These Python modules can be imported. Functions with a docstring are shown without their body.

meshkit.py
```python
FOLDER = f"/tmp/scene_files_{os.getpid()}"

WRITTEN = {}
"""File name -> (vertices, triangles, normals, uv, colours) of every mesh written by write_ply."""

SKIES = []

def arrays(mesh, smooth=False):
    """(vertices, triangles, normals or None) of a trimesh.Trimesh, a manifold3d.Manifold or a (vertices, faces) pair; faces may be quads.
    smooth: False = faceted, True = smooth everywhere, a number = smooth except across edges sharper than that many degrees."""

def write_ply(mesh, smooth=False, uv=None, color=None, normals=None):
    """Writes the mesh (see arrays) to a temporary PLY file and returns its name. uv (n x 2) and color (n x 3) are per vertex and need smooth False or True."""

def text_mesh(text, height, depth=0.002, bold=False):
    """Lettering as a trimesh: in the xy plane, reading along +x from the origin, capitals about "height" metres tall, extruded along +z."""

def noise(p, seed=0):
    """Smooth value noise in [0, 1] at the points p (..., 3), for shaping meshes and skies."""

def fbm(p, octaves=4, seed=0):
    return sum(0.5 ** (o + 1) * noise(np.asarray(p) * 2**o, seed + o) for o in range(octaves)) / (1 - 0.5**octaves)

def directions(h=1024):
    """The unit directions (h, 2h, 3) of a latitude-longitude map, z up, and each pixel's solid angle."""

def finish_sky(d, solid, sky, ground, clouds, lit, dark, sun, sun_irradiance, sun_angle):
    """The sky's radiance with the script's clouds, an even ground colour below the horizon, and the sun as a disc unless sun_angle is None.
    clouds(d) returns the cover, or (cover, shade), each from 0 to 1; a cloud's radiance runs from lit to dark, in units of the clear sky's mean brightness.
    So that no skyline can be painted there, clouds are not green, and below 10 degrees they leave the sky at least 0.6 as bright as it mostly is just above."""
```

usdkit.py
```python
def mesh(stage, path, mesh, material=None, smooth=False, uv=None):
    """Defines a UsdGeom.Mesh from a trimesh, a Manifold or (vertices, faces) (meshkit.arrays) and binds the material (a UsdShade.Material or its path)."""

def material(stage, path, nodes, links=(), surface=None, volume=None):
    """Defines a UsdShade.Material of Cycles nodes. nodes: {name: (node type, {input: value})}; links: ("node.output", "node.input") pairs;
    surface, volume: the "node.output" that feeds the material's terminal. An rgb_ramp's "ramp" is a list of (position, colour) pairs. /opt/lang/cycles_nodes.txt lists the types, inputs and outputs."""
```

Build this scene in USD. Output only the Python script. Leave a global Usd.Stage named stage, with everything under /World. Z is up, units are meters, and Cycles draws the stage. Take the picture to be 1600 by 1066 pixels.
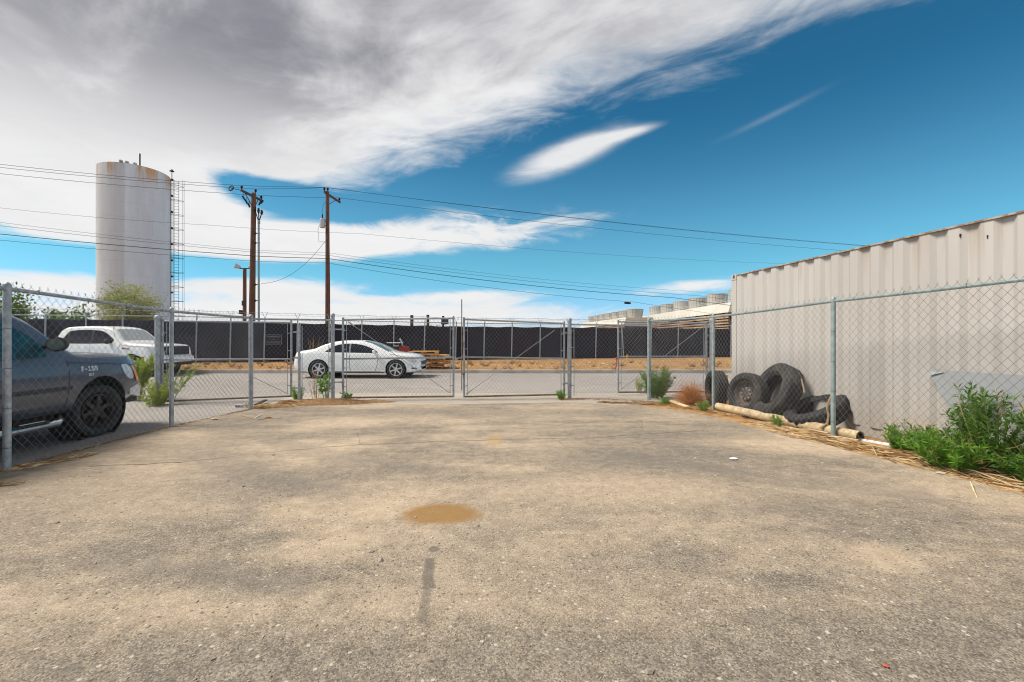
import math, random, numpy as np, trimesh, usdkit, meshkit
import manifold3d as m3
from shapely.geometry import Polygon, LineString
from pxr import Usd, UsdGeom, UsdLux, UsdShade, Gf, Sdf

stage = Usd.Stage.CreateInMemory()
UsdGeom.SetStageUpAxis(stage, 'Z')
UsdGeom.Xform.Define(stage, '/World')
UsdGeom.Scope.Define(stage, '/World/Looks')
F, CX, HY, CH = 680.0, 800.0, 530.0, 1.4          # focal length in photo pixels, centre column, horizon row, camera height

# ---------------------------------------------------------------- camera, sky, sun, exposure
cam = UsdGeom.Camera.Define(stage, '/World/camera')
cam.AddTranslateOp().Set((0, 0, CH)); cam.AddRotateXOp().Set(90)
cam.CreateHorizontalApertureAttr(36.0); cam.CreateFocalLengthAttr(36 * F / 1600)
cam.CreateVerticalApertureOffsetAttr(-3 / 1600 * 36)
EXPOSURE = 1.8
cam.CreateExposureAttr(EXPOSURE)
SUN = np.array([-0.74, -0.10, 1.0]); SUN /= np.linalg.norm(SUN)
SUN_EL, SUN_ROT = math.asin(SUN[2]), math.atan2(SUN[0], SUN[1])


class Ref(str):
    pass


class G:
    """Collects Cycles nodes and links for one material."""
    def __init__(s):
        s.n, s.l = {}, []

    def add(s, kind, out=None, **inp):
        name = f'n{len(s.n)}'
        vals = {}
        for k, v in inp.items():
            if isinstance(v, Ref):
                s.l.append((str(v), f'{name}.{k}'))
            else:
                vals[k] = v
        s.n[name] = (kind, vals)
        return Ref(f'{name}.{out}') if out else name

    def m(s, op, a, b=None, c=None, clamp=False):
        kw = dict(math_type=op, value1=a)
        if b is not None: kw['value2'] = b
        if c is not None: kw['value3'] = c
        if clamp: kw['use_clamp'] = True
        return s.add('math', 'value', **kw)

    def mix(s, f, a, b, t='mix'):
        return s.add('mix_color', 'result', blend_type=t, fac=f, a=a, b=b)

    def sm(s, v, lo, hi, a=0.0, b=1.0):
        return s.add('map_range', 'result', range_type='smoothstep', value=v, from_min=lo, from_max=hi, to_min=a, to_max=b)

    def lin(s, v, lo, hi, a=0.0, b=1.0):
        return s.add('map_range', 'result', range_type='linear', value=v, from_min=lo, from_max=hi, to_min=a, to_max=b, clamp=True)

    def noise(s, vec, scale, detail=4, rough=.55, dist=0.0):
        return s.add('noise_texture', 'fac', dimensions='3D', type='fBM', use_normalize=True, vector=vec, scale=scale, detail=detail, roughness=rough, distortion=dist)

    def build(s, name, surface):
        return usdkit.material(stage, '/World/Looks/' + name, s.n, s.l, surface=str(surface))


def make_sky():
    g = G()
    ex = 2.0 ** EXPOSURE
    sky = g.add('sky_texture', 'color', sky_type='single_scattering', sun_disc=False, sun_elevation=SUN_EL, sun_rotation=SUN_ROT, altitude=1200.0, air_density=1.0, aerosol_density=.7, ozone_density=1.6)
    d = g.add('texture_coordinate', 'generated')
    sp = g.add('separate_xyz', vector=d)
    x, y, z = Ref(sp + '.x'), Ref(sp + '.y'), Ref(sp + '.z')
    rho = g.m('sqrt', g.m('add', g.m('multiply', x, x), g.m('multiply', y, y)))
    az = g.m('arctan2', x, y)
    te = g.m('divide', z, g.m('maximum', rho, .02))
    zc = g.m('maximum', z, .03)
    X, Y = g.m('divide', x, zc), g.m('divide', y, zc)
    s_ = g.m('add', g.m('multiply', X, .615), g.m('multiply', Y, .788))
    t_ = g.m('subtract', g.m('multiply', X, .788), g.m('multiply', Y, .615))
    # two noises: streaks in the cloud layer, puffs along the horizon
    cl = g.add('combine_xyz', 'vector', x=g.m('multiply', t_, 1.15), y=g.m('multiply', s_, 1.9), z=0.0)
    n1 = g.noise(cl, 1.5, 6, .62, .6)
    n2 = g.noise(g.add('combine_xyz', 'vector', x=g.m('multiply', az, 5.5), y=g.m('multiply', te, 19.0), z=3.0), 1.0, 6, .64, .7)
    n3 = g.noise(g.add('combine_xyz', 'vector', x=g.m('multiply', t_, .8), y=g.m('multiply', s_, 1.1), z=7.0), 1.7, 6, .58, .5)
    high = g.sm(te, .13, .27)
    bank = g.m('add', g.m('multiply', g.m('subtract', 1.555, s_), 1.5), .5)
    bank = g.m('minimum', g.m('maximum', bank, -1.5), 1.9)
    bank = g.m('subtract', g.m('multiply', bank, high), g.m('subtract', .6, g.m('multiply', high, .6)))
    bank = g.m('add', bank, g.m('multiply', g.m('subtract', n1, .5), g.sm(bank, -1.3, -.2, .3, 1.3)))

    dirs = g.add('combine_xyz', 'vector', x=az, y=te, z=0.0)

    def blob(px, py, rx, ry, rot, w, acc=None):
        """A soft ellipse in azimuth and slope, added to acc."""
        u, v = (px - CX) / F, (HY - py) / F
        c = math.sqrt(1 + u * u)
        k = 1 / math.sqrt(.7)
        q = g.add('mapping', 'vector', mapping_type='texture', vector=dirs, location=(math.atan(u), v / c, 0), rotation=(0, 0, math.radians(rot)), scale=(k * rx / F / (c * c), k * ry / F / c, 1))
        e = g.m('power', math.exp(-1), g.add('vector_math', 'value', math_type='dot_product', vector1=q, vector2=q))
        return g.m('multiply', e, w) if acc is None else g.m('multiply_add', e, w, acc)
    pos = [(150, 325, 330, 50, 0, 1.0), (590, 377, 250, 30, 7, 1.05), (420, 372, 150, 32, 0, .9), (330, 330, 60, 40, 0, .5), (60, 444, 150, 17, 0, .9),
           (430, 449, 120, 15, 0, .85), (725, 463, 85, 8, 3, .8), (640, 492, 330, 22, 0, .95), (300, 492, 260, 16, 0, .8), (1090, 447, 80, 9, 4, .85), (520, 295, 60, 26, 20, .35),
           (40, 300, 180, 90, 0, .5)]
    neg = [(405, 297, 70, 18, -12, 1.5), (500, 318, 90, 17, -4, 1.1), (400, 343, 90, 9, 5, .75), (60, 397, 240, 18, 0, .9), (300, 415, 110, 14, 0, .55), (600, 415, 300, 14, 3, .6), (20, 345, 60, 12, 20, .3)]
    P = None
    for b in pos:
        P = blob(*b, acc=P)
    N = None
    for b in neg:
        N = blob(*b, acc=N)
    low = g.m('add', P, g.m('multiply', g.m('subtract', n2, .5), g.sm(P, .0, .4, 0.0, 2.0)))
    lent = g.m('add', blob(884, 243, 76, 20, 19, 1.3), blob(972, 211, 52, 7, 9, .85))
    lent = g.m('multiply', lent, g.m('multiply_add', g.m('add', n1, n2), .95, .1))
    wisp = g.m('multiply', blob(1205, 181, 52, 4, 17, .12), g.m('add', n2, .5))
    f1 = g.m('subtract', g.m('maximum', bank, low), g.m('multiply', N, g.m('multiply_add', n2, 1.6, .2)))
    f1 = g.m('add', f1, g.m('multiply', g.m('subtract', n2, .5), g.m('multiply', high, .45)))
    c1 = g.sm(f1, .15, .95)
    c2 = g.m('multiply', g.sm(lent, .18, 1.3), .92)
    cover = g.m('maximum', g.m('maximum', c1, c2), wisp)
    cover = g.m('multiply', cover, g.sm(te, -.02, .0))
    grey = g.sm(g.m('add', bank, g.m('multiply', g.m('subtract', n3, .5), 3.2)), .45, 2.1)
    grey = g.m('multiply', grey, g.sm(te, .24, .6, .0, 1.0))
    lit = (.89 / ex, .89 / ex, .89 / ex)
    dark = (.26 / ex, .26 / ex, .30 / ex)
    ccol = g.mix(grey, lit, dark)
    ccol = g.mix(g.m('multiply', g.sm(n2, .35, .7), .12), ccol, (.55 / ex, .56 / ex, .6 / ex))
    st = .107 / ex
    tint = g.mix(g.sm(te, .17, .52), (.58 * st, 1.24 * st, 1.21 * st), (.205 * st, .81 * st, .92 * st))
    tint = g.mix(g.sm(te, .0, .17), (.78 * st, 1.02 * st, 1.5 * st), tint)
    blue = g.mix(1.0, sky, tint, 'multiply')
    col = g.mix(cover, blue, ccol)
    bg = g.add('background_shader', 'background', color=col, strength=1.0)
    return g, bg


SKY_G, SKY_OUT = make_sky()
# keep the strength on the shader itself: radiance = strength x colour
for k, (kind, v) in SKY_G.n.items():
    if kind == 'background_shader':
        v['strength'] = .1
    if kind == 'mix_color':
        for q in ('a', 'b'):
            if q in v:
                v[q] = tuple(c * 10 for c in v[q])
dome = UsdLux.DomeLight.Define(stage, '/World/sky')
UsdShade.MaterialBindingAPI.Apply(dome.GetPrim()).Bind(SKY_G.build('sky_with_clouds', SKY_OUT))
dome.GetPrim().SetCustomDataByKey('kind', 'structure')
sun = UsdLux.DistantLight.Define(stage, '/World/sun')
sun.CreateNormalizeAttr(True); sun.CreateIntensityAttr(.4); sun.CreateAngleAttr(22.0); sun.CreateColorAttr((1.0, .93, .83))
q = Gf.Rotation(Gf.Vec3d(0, 0, 1), Gf.Vec3d(*map(float, SUN)))
sun.AddTransformOp().Set(Gf.Matrix4d().SetRotate(q))

# ---------------------------------------------------------------- helpers
USED = {}
HOME = {}


def numbered(parent, name):
    k = USED.get((parent, name), 0); USED[(parent, name)] = k + 1
    return f'{parent}/{name}' if k == 0 else f'{parent}/{name}_{k:03d}'


def tag(p, label=None, cat=None, group=None, kind=None):
    for k, v in (('label', label), ('category', cat), ('group', group), ('kind', kind)):
        if v: p.SetCustomDataByKey(k, v)
    return p


def thing(name, label, cat, loc=(0, 0, 0), rotz=0.0, group=None, mat4=None, world=False):
    """An Xform at the thing's base. world=True: the parts' vertices come in world coordinates."""
    path = numbered('/World', name)
    x = UsdGeom.Xform.Define(stage, path)
    if mat4 is not None:
        x.AddTransformOp().Set(Gf.Matrix4d(*[float(c) for c in np.asarray(mat4).T.ravel()]))
    else:
        x.AddTranslateOp().Set(tuple(float(c) for c in loc))
        if rotz: x.AddRotateZOp().Set(math.degrees(rotz))
    HOME[path] = np.array(loc, float) if world else np.zeros(3)
    tag(x.GetPrim(), label, cat, group)
    return path


def dup(src, label, group=None, loc=(0, 0, 0), rotz=0.0, mat4=None):
    name = src.rsplit('/', 1)[1]
    base = name[:-4] if name[-4:-3] == '_' and name[-3:].isdigit() else name
    sp = stage.GetPrimAtPath(src); was = sp.GetCustomData()
    path = numbered('/World', base)
    x = UsdGeom.Xform.Define(stage, path)
    pr = x.GetPrim()
    pr.GetReferences().AddInternalReference(src); pr.SetInstanceable(True)
    x.ClearXformOpOrder()
    if mat4 is not None:
        x.AddTransformOp(opSuffix='copy').Set(Gf.Matrix4d(*[float(c) for c in np.asarray(mat4).T.ravel()]))
    else:
        x.AddTranslateOp(opSuffix='copy').Set(tuple(float(c) for c in loc))
        x.AddRotateZOp(opSuffix='copy').Set(math.degrees(rotz))
    tag(pr, label, was['category'], group or was.get('group'))
    return path


class MB:
    """Collects triangles of one mesh."""
    def __init__(s):
        s.v, s.f, s.k = [], [], 0

    def raw(s, v, f):
        v, f = np.asarray(v, float), np.asarray(f, int)
        if len(f) and f.shape[1] == 4:
            f = np.vstack([f[:, [0, 1, 2]], f[:, [0, 2, 3]]])
        s.v.append(v); s.f.append(f + s.k); s.k += len(v)
        return s

    def tm(s, m, T=None):
        v, f, _ = meshkit.arrays(m)
        if T is not None: v = v @ np.asarray(T)[:3, :3].T + np.asarray(T)[:3, 3]
        return s.raw(v, f)

    def box(s, c, size, rotz=0.0, R=None):
        b = trimesh.creation.box(size)
        M = np.eye(4)
        if rotz: M[:2, :2] = [[math.cos(rotz), -math.sin(rotz)], [math.sin(rotz), math.cos(rotz)]]
        if R is not None: M[:3, :3] = R
        M[:3, 3] = c
        return s.tm(b, M)

    def bar(s, a, b, w, h):
        """A box from a to b, w across (horizontal), h high."""
        a, b = np.array(a, float), np.array(b, float)
        d = b - a; L = np.linalg.norm(d); d /= L
        up = np.array([0, 0, 1.0]) if abs(d[2]) < .95 else np.array([1.0, 0, 0])
        sx = np.cross(d, up); sx /= np.linalg.norm(sx); uz = np.cross(sx, d)
        R = np.stack([d, sx, uz], 1)
        return s.box((a + b) / 2, (L, w, h), R=R)

    def tube(s, pts, r, n=8, cap=True):
        v, f = tube(pts, r, n, cap)
        return s.raw(v, f)

    def lathe(s, prof, axis_p=(0, 0, 0), axis=(0, 0, 1), n=24):
        v, f = lathe(prof, n)
        R = frame(axis)
        return s.raw(v @ R.T + np.asarray(axis_p), f)

    def mesh(s):
        return np.vstack(s.v), np.vstack(s.f)


def frame(axis):
    a = np.array(axis, float); a /= np.linalg.norm(a)
    t = np.array([0, 0, 1.0]) if abs(a[2]) < .9 else np.array([1.0, 0, 0])
    x = np.cross(t, a); x /= np.linalg.norm(x); y = np.cross(a, x)
    return np.stack([x, y, a], 1)


def lathe(prof, n=24):
    prof = np.array(prof, float); k = len(prof)
    a = np.arange(n) / n * 2 * np.pi
    v = np.stack([prof[:, None, 0] * np.cos(a), prof[:, None, 0] * np.sin(a), np.repeat(prof[:, 1:2], n, 1)], -1).reshape(-1, 3)
    i, j = np.meshgrid(np.arange(k - 1), np.arange(n), indexing='ij')
    j2 = (j + 1) % n
    f = np.stack([i * n + j, i * n + j2, (i + 1) * n + j2, (i + 1) * n + j], -1).reshape(-1, 4)
    return v, np.vstack([f[:, [0, 1, 2]], f[:, [0, 2, 3]]])


def tube(pts, r, n=8, cap=True):
    p = np.asarray(pts, float); k = len(p)
    r = np.broadcast_to(np.asarray(r, float), (k,))
    t = np.gradient(p, axis=0) if k > 2 else np.repeat((p[1:] - p[:1]), k, 0)
    t = t / np.maximum(np.linalg.norm(t, axis=1, keepdims=True), 1e-12)
    ref = np.array([0, 0, 1.0]) if abs(t[0][2]) < .9 else np.array([1.0, 0, 0])
    xs = []
    x = np.cross(ref, t[0]); x /= np.linalg.norm(x)
    for i in range(k):
        x = x - t[i] * (x @ t[i]); x /= max(np.linalg.norm(x), 1e-12); xs.append(x)
    xs = np.array(xs); ys = np.cross(t, xs)
    a = np.arange(n) / n * 2 * np.pi
    v = p[:, None] + r[:, None, None] * (xs[:, None] * np.cos(a)[None, :, None] + ys[:, None] * np.sin(a)[None, :, None])
    v = v.reshape(-1, 3)
    i, j = np.meshgrid(np.arange(k - 1), np.arange(n), indexing='ij'); j2 = (j + 1) % n
    f = np.stack([i * n + j, i * n + j2, (i + 1) * n + j2, (i + 1) * n + j], -1).reshape(-1, 4)
    f = np.vstack([f[:, [0, 1, 2]], f[:, [0, 2, 3]]])
    if cap:
        v = np.vstack([v, p[:1], p[-1:]])
        c0, c1 = k * n, k * n + 1
        jj = np.arange(n); j2 = (jj + 1) % n
        f = np.vstack([f, np.stack([np.full(n, c0), j2, jj], 1), np.stack([np.full(n, c1), (k - 1) * n + jj, (k - 1) * n + j2], 1)])
    return v, f


def obj(name, mb, mat, parent=None, smooth=35, label=None, cat=None, group=None, kind=None):
    path = numbered(parent or '/World', name)
    m = mb.mesh() if isinstance(mb, MB) else mb
    v, f, _ = meshkit.arrays(m)
    top = '/'.join((parent or '').split('/')[:3])
    if top in HOME: v = v - HOME[top]
    p = usdkit.mesh(stage, path, (v, f), M[mat], smooth=smooth)
    tag(p.GetPrim(), label, cat, group, kind)
    return path


def wp(px, py, Y):
    """World point seen at photo pixel (px, py) at depth Y."""
    return np.array([(px - CX) / F * Y, Y, CH + (HY - py) / F * Y])


def gp(px, py, z=0.0):
    Y = F * (CH - z) / (py - HY)
    return np.array([(px - CX) / F * Y, Y, z])


def rot_to(axis_z, spin=0.0):
    M4 = np.eye(4); M4[:3, :3] = frame(axis_z)
    S = np.eye(4); S[:2, :2] = [[math.cos(spin), -math.sin(spin)], [math.sin(spin), math.cos(spin)]]
    return M4 @ S


# ---------------------------------------------------------------- materials
M = {}


def pm(name, c, c2=None, rough=.5, metal=0.0, scale=8.0, detail=5, lo=.35, hi=.65, bump=0.0, bscale=60.0, coat=0.0, spec=.5, stretch=(1, 1, 1), speck=0.0, trans=0.0):
    g = G()
    pos = g.add('geometry', 'position')
    pv = g.add('mapping', 'vector', vector=pos, scale=stretch) if stretch != (1, 1, 1) else pos
    c2 = c2 or tuple(x * .78 for x in c)
    n = g.noise(pv, scale, detail, .6)
    col = g.mix(g.sm(n, lo, hi), c, c2)
    if speck:
        sp = g.noise(pos, bscale * 1.7, 2, .5)
        col = g.mix(1.0, col, g.add('combine_color', 'color', r=g.lin(sp, .2, .8, 1 - speck, 1 + speck), g=g.lin(sp, .2, .8, 1 - speck, 1 + speck), b=g.lin(sp, .2, .8, 1 - speck, 1 + speck)), 'multiply')
    kw = dict(base_color=col, roughness=g.lin(n, .3, .7, rough * .85, min(1.0, rough * 1.15)), metallic=metal, specular_ior_level=spec)
    if coat: kw.update(coat_weight=coat, coat_roughness=.06)
    if bump:
        b = g.noise(pv, bscale, 4, .6)
        kw['normal'] = g.add('bump', 'normal', height=b, strength=1.0, distance=bump)
    bs = g.add('principled_bsdf', 'BSDF', **kw)
    if trans:
        tr = g.add('translucent_bsdf', 'BSDF', color=g.mix(1.0, col, (1.1, 1.25, .55), 'multiply'))
        bs = g.add('mix_closure', 'closure', fac=trans, closure1=bs, closure2=tr)
    M[name] = g.build(name, bs)


pm('galvanised', (.36, .375, .39), (.25, .265, .28), rough=.5, metal=.35, scale=14, bump=.0004, bscale=90)
pm('galvanised_wire', (.19, .195, .205), (.12, .125, .13), rough=.55, metal=.2, scale=9)
pm('painted_post', (.30, .36, .37), (.22, .28, .27), rough=.55, metal=.2, scale=11)
pm('rusty_pipe', (.24, .17, .12), (.13, .085, .06), rough=.8, scale=16, bump=.001)
pm('white_paint', (.78, .79, .80), (.70, .70, .69), rough=.32, coat=.8, scale=3)
pm('grey_paint', (.045, .052, .074), (.06, .064, .078), rough=.34, coat=1.0, scale=2.2, metal=.3)
pm('black_rubber', (.014, .014, .015), (.032, .03, .028), rough=.85, scale=12, bump=.001, bscale=70)
pm('dusty_rubber', (.022, .021, .021), (.10, .088, .072), rough=.9, scale=4.5, lo=.45, hi=.78, bump=.0015, bscale=60)
pm('black_plastic', (.016, .016, .018), (.03, .03, .03), rough=.5)
pm('seam', (.03, .03, .033), rough=.8)
pm('tinted_glass', (.006, .009, .016), (.008, .012, .02), rough=.04, spec=.7)
pm('teal_glass', (.006, .03, .04), (.01, .05, .06), rough=.05, spec=.7)
pm('windscreen_glass', (.10, .13, .125), (.14, .16, .155), rough=.07, spec=.9)
pm('pale_windscreen', (.36, .38, .37), (.3, .32, .315), rough=.12, spec=.8)
pm('old_steel', (.115, .09, .075), (.06, .045, .036), rough=.85, scale=14)
pm('chrome', (.75, .76, .78), (.62, .62, .63), rough=.18, metal=1.0, scale=6)
pm('alloy', (.72, .72, .73), (.62, .62, .63), rough=.32, metal=.75)
pm('dark_alloy', (.025, .024, .025), (.07, .055, .048), rough=.5, metal=.5)
pm('lamp_glass', (.55, .58, .6), (.42, .45, .48), rough=.12, spec=.8, scale=20)
pm('amber_lens', (.75, .27, .03), (.6, .2, .02), rough=.2)
pm('red_lens', (.45, .02, .02), rough=.2)
pm('badge_metal', (.8, .81, .83), rough=.3, metal=.3)
pm('concrete', (.40, .37, .33), (.30, .275, .24), rough=.9, scale=3, bump=.002, speck=.15)
pm('rusty_edge', (.22, .13, .075), (.40, .33, .27), rough=.8, scale=7, lo=.4, hi=.6)
pm('grey_sheet', (.29, .305, .315), (.26, .272, .285), rough=.5, scale=2)
pm('pole_tan', (.56, .44, .27), (.40, .29, .16), rough=.75, scale=9, bump=.0012, bscale=60)
pm('pole_core', (.12, .075, .04), rough=.95, scale=30, bump=.01)
pm('utility_wood', (.145, .062, .035), (.085, .038, .022), rough=.9, scale=6, stretch=(6, 6, .4), bump=.006, bscale=9)
pm('crossarm_wood', (.11, .055, .038), (.06, .035, .025), rough=.9, scale=7)
pm('insulator', (.04, .032, .036), rough=.65, spec=.25)
pm('cable', (.025, .025, .028), rough=.7)
pm('conduit', (.26, .32, .33), (.2, .26, .26), rough=.5, metal=.3)
pm('transformer_grey', (.42, .44, .45), (.36, .37, .38), rough=.5)
pm('screen_fabric', (.014, .016, .028), (.020, .013, .020), rough=.95, scale=.7, bump=.004, bscale=14)
pm('screen_dusty', (.042, .042, .055), (.03, .029, .039), rough=.95, scale=.9, bump=.004, bscale=14)
pm('sign_black', (.012, .012, .014), rough=.5)
pm('sign_white', (.2, .2, .21), rough=.6)
pm('pallet_wood', (.72, .40, .10), (.50, .25, .055), rough=.85, scale=5, stretch=(1, 5, 5), bump=.002)
pm('pallet_old', (.50, .19, .045), (.36, .12, .03), rough=.85, scale=5, bump=.002)
pm('red_machine', (.33, .022, .015), (.22, .02, .015), rough=.5)
pm('white_sheet', (.72, .73, .72), rough=.5)
pm('dark_wood', (.05, .027, .018), (.03, .018, .013), rough=.9)
pm('tower_cream', (.56, .545, .49), (.49, .47, .42), rough=.8, scale=.12)
pm('stack_grey', (.43, .42, .39), (.37, .36, .33), rough=.8, scale=.2)
pm('louvre_rust', (.30, .17, .085), (.42, .30, .2), rough=.9, scale=.25)
pm('bark', (.16, .12, .09), (.09, .07, .055), rough=.95, scale=8)
pm('leaf_pale', (.37, .37, .215), (.29, .295, .16), rough=.7, scale=.9, trans=.3)
pm('leaf_tree', (.13, .20, .035), (.08, .135, .022), rough=.6, scale=.6, trans=.35)
pm('leaf_olive', (.34, .40, .09), (.24, .30, .065), rough=.65, scale=3, trans=.35)
pm('leaf_green', (.10, .205, .032), (.045, .105, .016), rough=.5, scale=5, trans=.4)
pm('leaf_fresh', (.15, .27, .04), (.09, .18, .024), rough=.5, scale=6, trans=.4)
pm('leaf_bright', (.17, .33, .04), (.11, .24, .028), rough=.5, scale=6, trans=.4)
pm('stem_green', (.20, .24, .07), (.22, .15, .07), rough=.8, scale=8)
pm('straw', (.58, .42, .20), (.38, .23, .09), rough=.85, scale=7, lo=.4, hi=.6)
pm('straw_pale', (.72, .60, .38), (.55, .42, .23), rough=.85, scale=6)
pm('litter_brown', (.27, .13, .05), (.16, .075, .03), rough=.95, scale=9)
pm('tumbleweed_rust', (.48, .205, .045), (.33, .13, .028), rough=.9, scale=6)
pm('petal', (.85, .84, .78), rough=.6)
pm('twig', (.42, .31, .2), (.3, .2, .12), rough=.9, scale=12)
pm('pale_wood', (.74, .58, .33), (.62, .46, .24), rough=.85, scale=10, stretch=(1, 4, 4))
pm('pebble', (.36, .31, .25), (.22, .19, .16), rough=.95, scale=40)
pm('pebble_pale', (.50, .45, .37), (.4, .35, .28), rough=.95, scale=40)
pm('white_plastic', (.78, .78, .79), rough=.4)
pm('purple_can', (.1, .07, .16), (.5, .48, .52), rough=.4, scale=30)
pm('red_cloth', (.5, .1, .07), rough=.9)
pm('yellow_tape', (.75, .45, .05), rough=.7)
pm('rope', (.3, .32, .2), rough=.9)


def tank_material():
    g = G()
    pos = g.add('geometry', 'position')
    sp = g.add('separate_xyz', vector=pos)
    n = g.noise(g.add('mapping', 'vector', vector=pos, scale=(1, 1, .16)), .35, 6, .6)
    n2 = g.noise(pos, .22, 5, .65)
    seam = g.add('brick_texture', 'fac', vector=g.add('combine_xyz', 'vector', x=g.m('multiply', g.m('arctan2', g.m('subtract', Ref(sp + '.y'), TANK_C[1]), g.m('subtract', Ref(sp + '.x'), TANK_C[0])), 5.0), y=Ref(sp + '.z'), z=0.0), scale=.42, mortar_size=.012, brick_width=1.6, row_height=1.0)
    col = g.mix(g.sm(n, .3, .7), (.52, .535, .575), (.42, .435, .475))
    col = g.mix(g.m('multiply', g.sm(n2, .5, .75), .35), col, (.36, .34, .33))
    col = g.mix(g.m('multiply', seam, .3), col, (.28, .27, .27))
    top = g.sm(Ref(sp + '.z'), TANK_H - 5.0, TANK_H - .3)
    streak = g.noise(g.add('mapping', 'vector', vector=pos, scale=(1, 1, .08)), .55, 4, .6)
    col = g.mix(g.m('multiply', g.m('multiply', g.m('multiply', top, top), g.sm(streak, .46, .58)), .9), col, (.42, .22, .06))
    col = g.mix(g.m('multiply', g.sm(streak, .6, .75), .25), col, (.36, .27, .2))
    M['tank_paint'] = g.build('tank_paint', g.add('principled_bsdf', 'BSDF', base_color=col, roughness=.6))


TANK_D = 100.0
_al, _ar = math.atan((149.5 - CX) / F), math.atan((267 - CX) / F)
_am = (_al + _ar) / 2
TANK_R = TANK_D * math.sin((_ar - _al) / 2)
TANK_C = np.array([TANK_D * math.sin(_am), TANK_D * math.cos(_am), .29])
TANK_H = CH + 271.5 / F * (math.sqrt(TANK_D ** 2 - TANK_R ** 2) * math.cos(_al))
tank_material()


def container_material():
    g = G()
    pos = g.add('geometry', 'position')
    sp = g.add('separate_xyz', vector=pos)
    a = g.noise(g.add('mapping', 'vector', vector=pos, scale=(1, 1, .25)), 1.1, 5, .6)
    run = g.noise(g.add('mapping', 'vector', vector=pos, scale=(1, 1, .05)), 5.5, 4, .6)
    fl = g.noise(pos, 9.0, 5, .65)
    col = g.mix(g.sm(a, .3, .7), (.47, .443, .415), (.42, .393, .365))
    col = g.mix(g.m('multiply', g.sm(run, .56, .74), .35), col, (.36, .31, .26))
    low = g.m('multiply', g.sm(Ref(sp + '.z'), .15, .95, 1.0, 0.0), g.sm(fl, .3, .65))
    col = g.mix(g.m('multiply', low, .45), col, (.34, .285, .22))
    up = g.m('multiply', g.sm(Ref(sp + '.z'), 2.2, 2.74), g.sm(run, .5, .66))
    col = g.mix(g.m('multiply', up, .35), col, (.3, .2, .13))
    col = g.mix(g.sm(fl, .72, .76), col, (.3, .2, .14))
    M['container_paint'] = g.build('container_paint', g.add('principled_bsdf', 'BSDF', base_color=col, roughness=.6, normal=g.add('bump', 'normal', height=a, strength=.6, distance=.012)))


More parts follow.
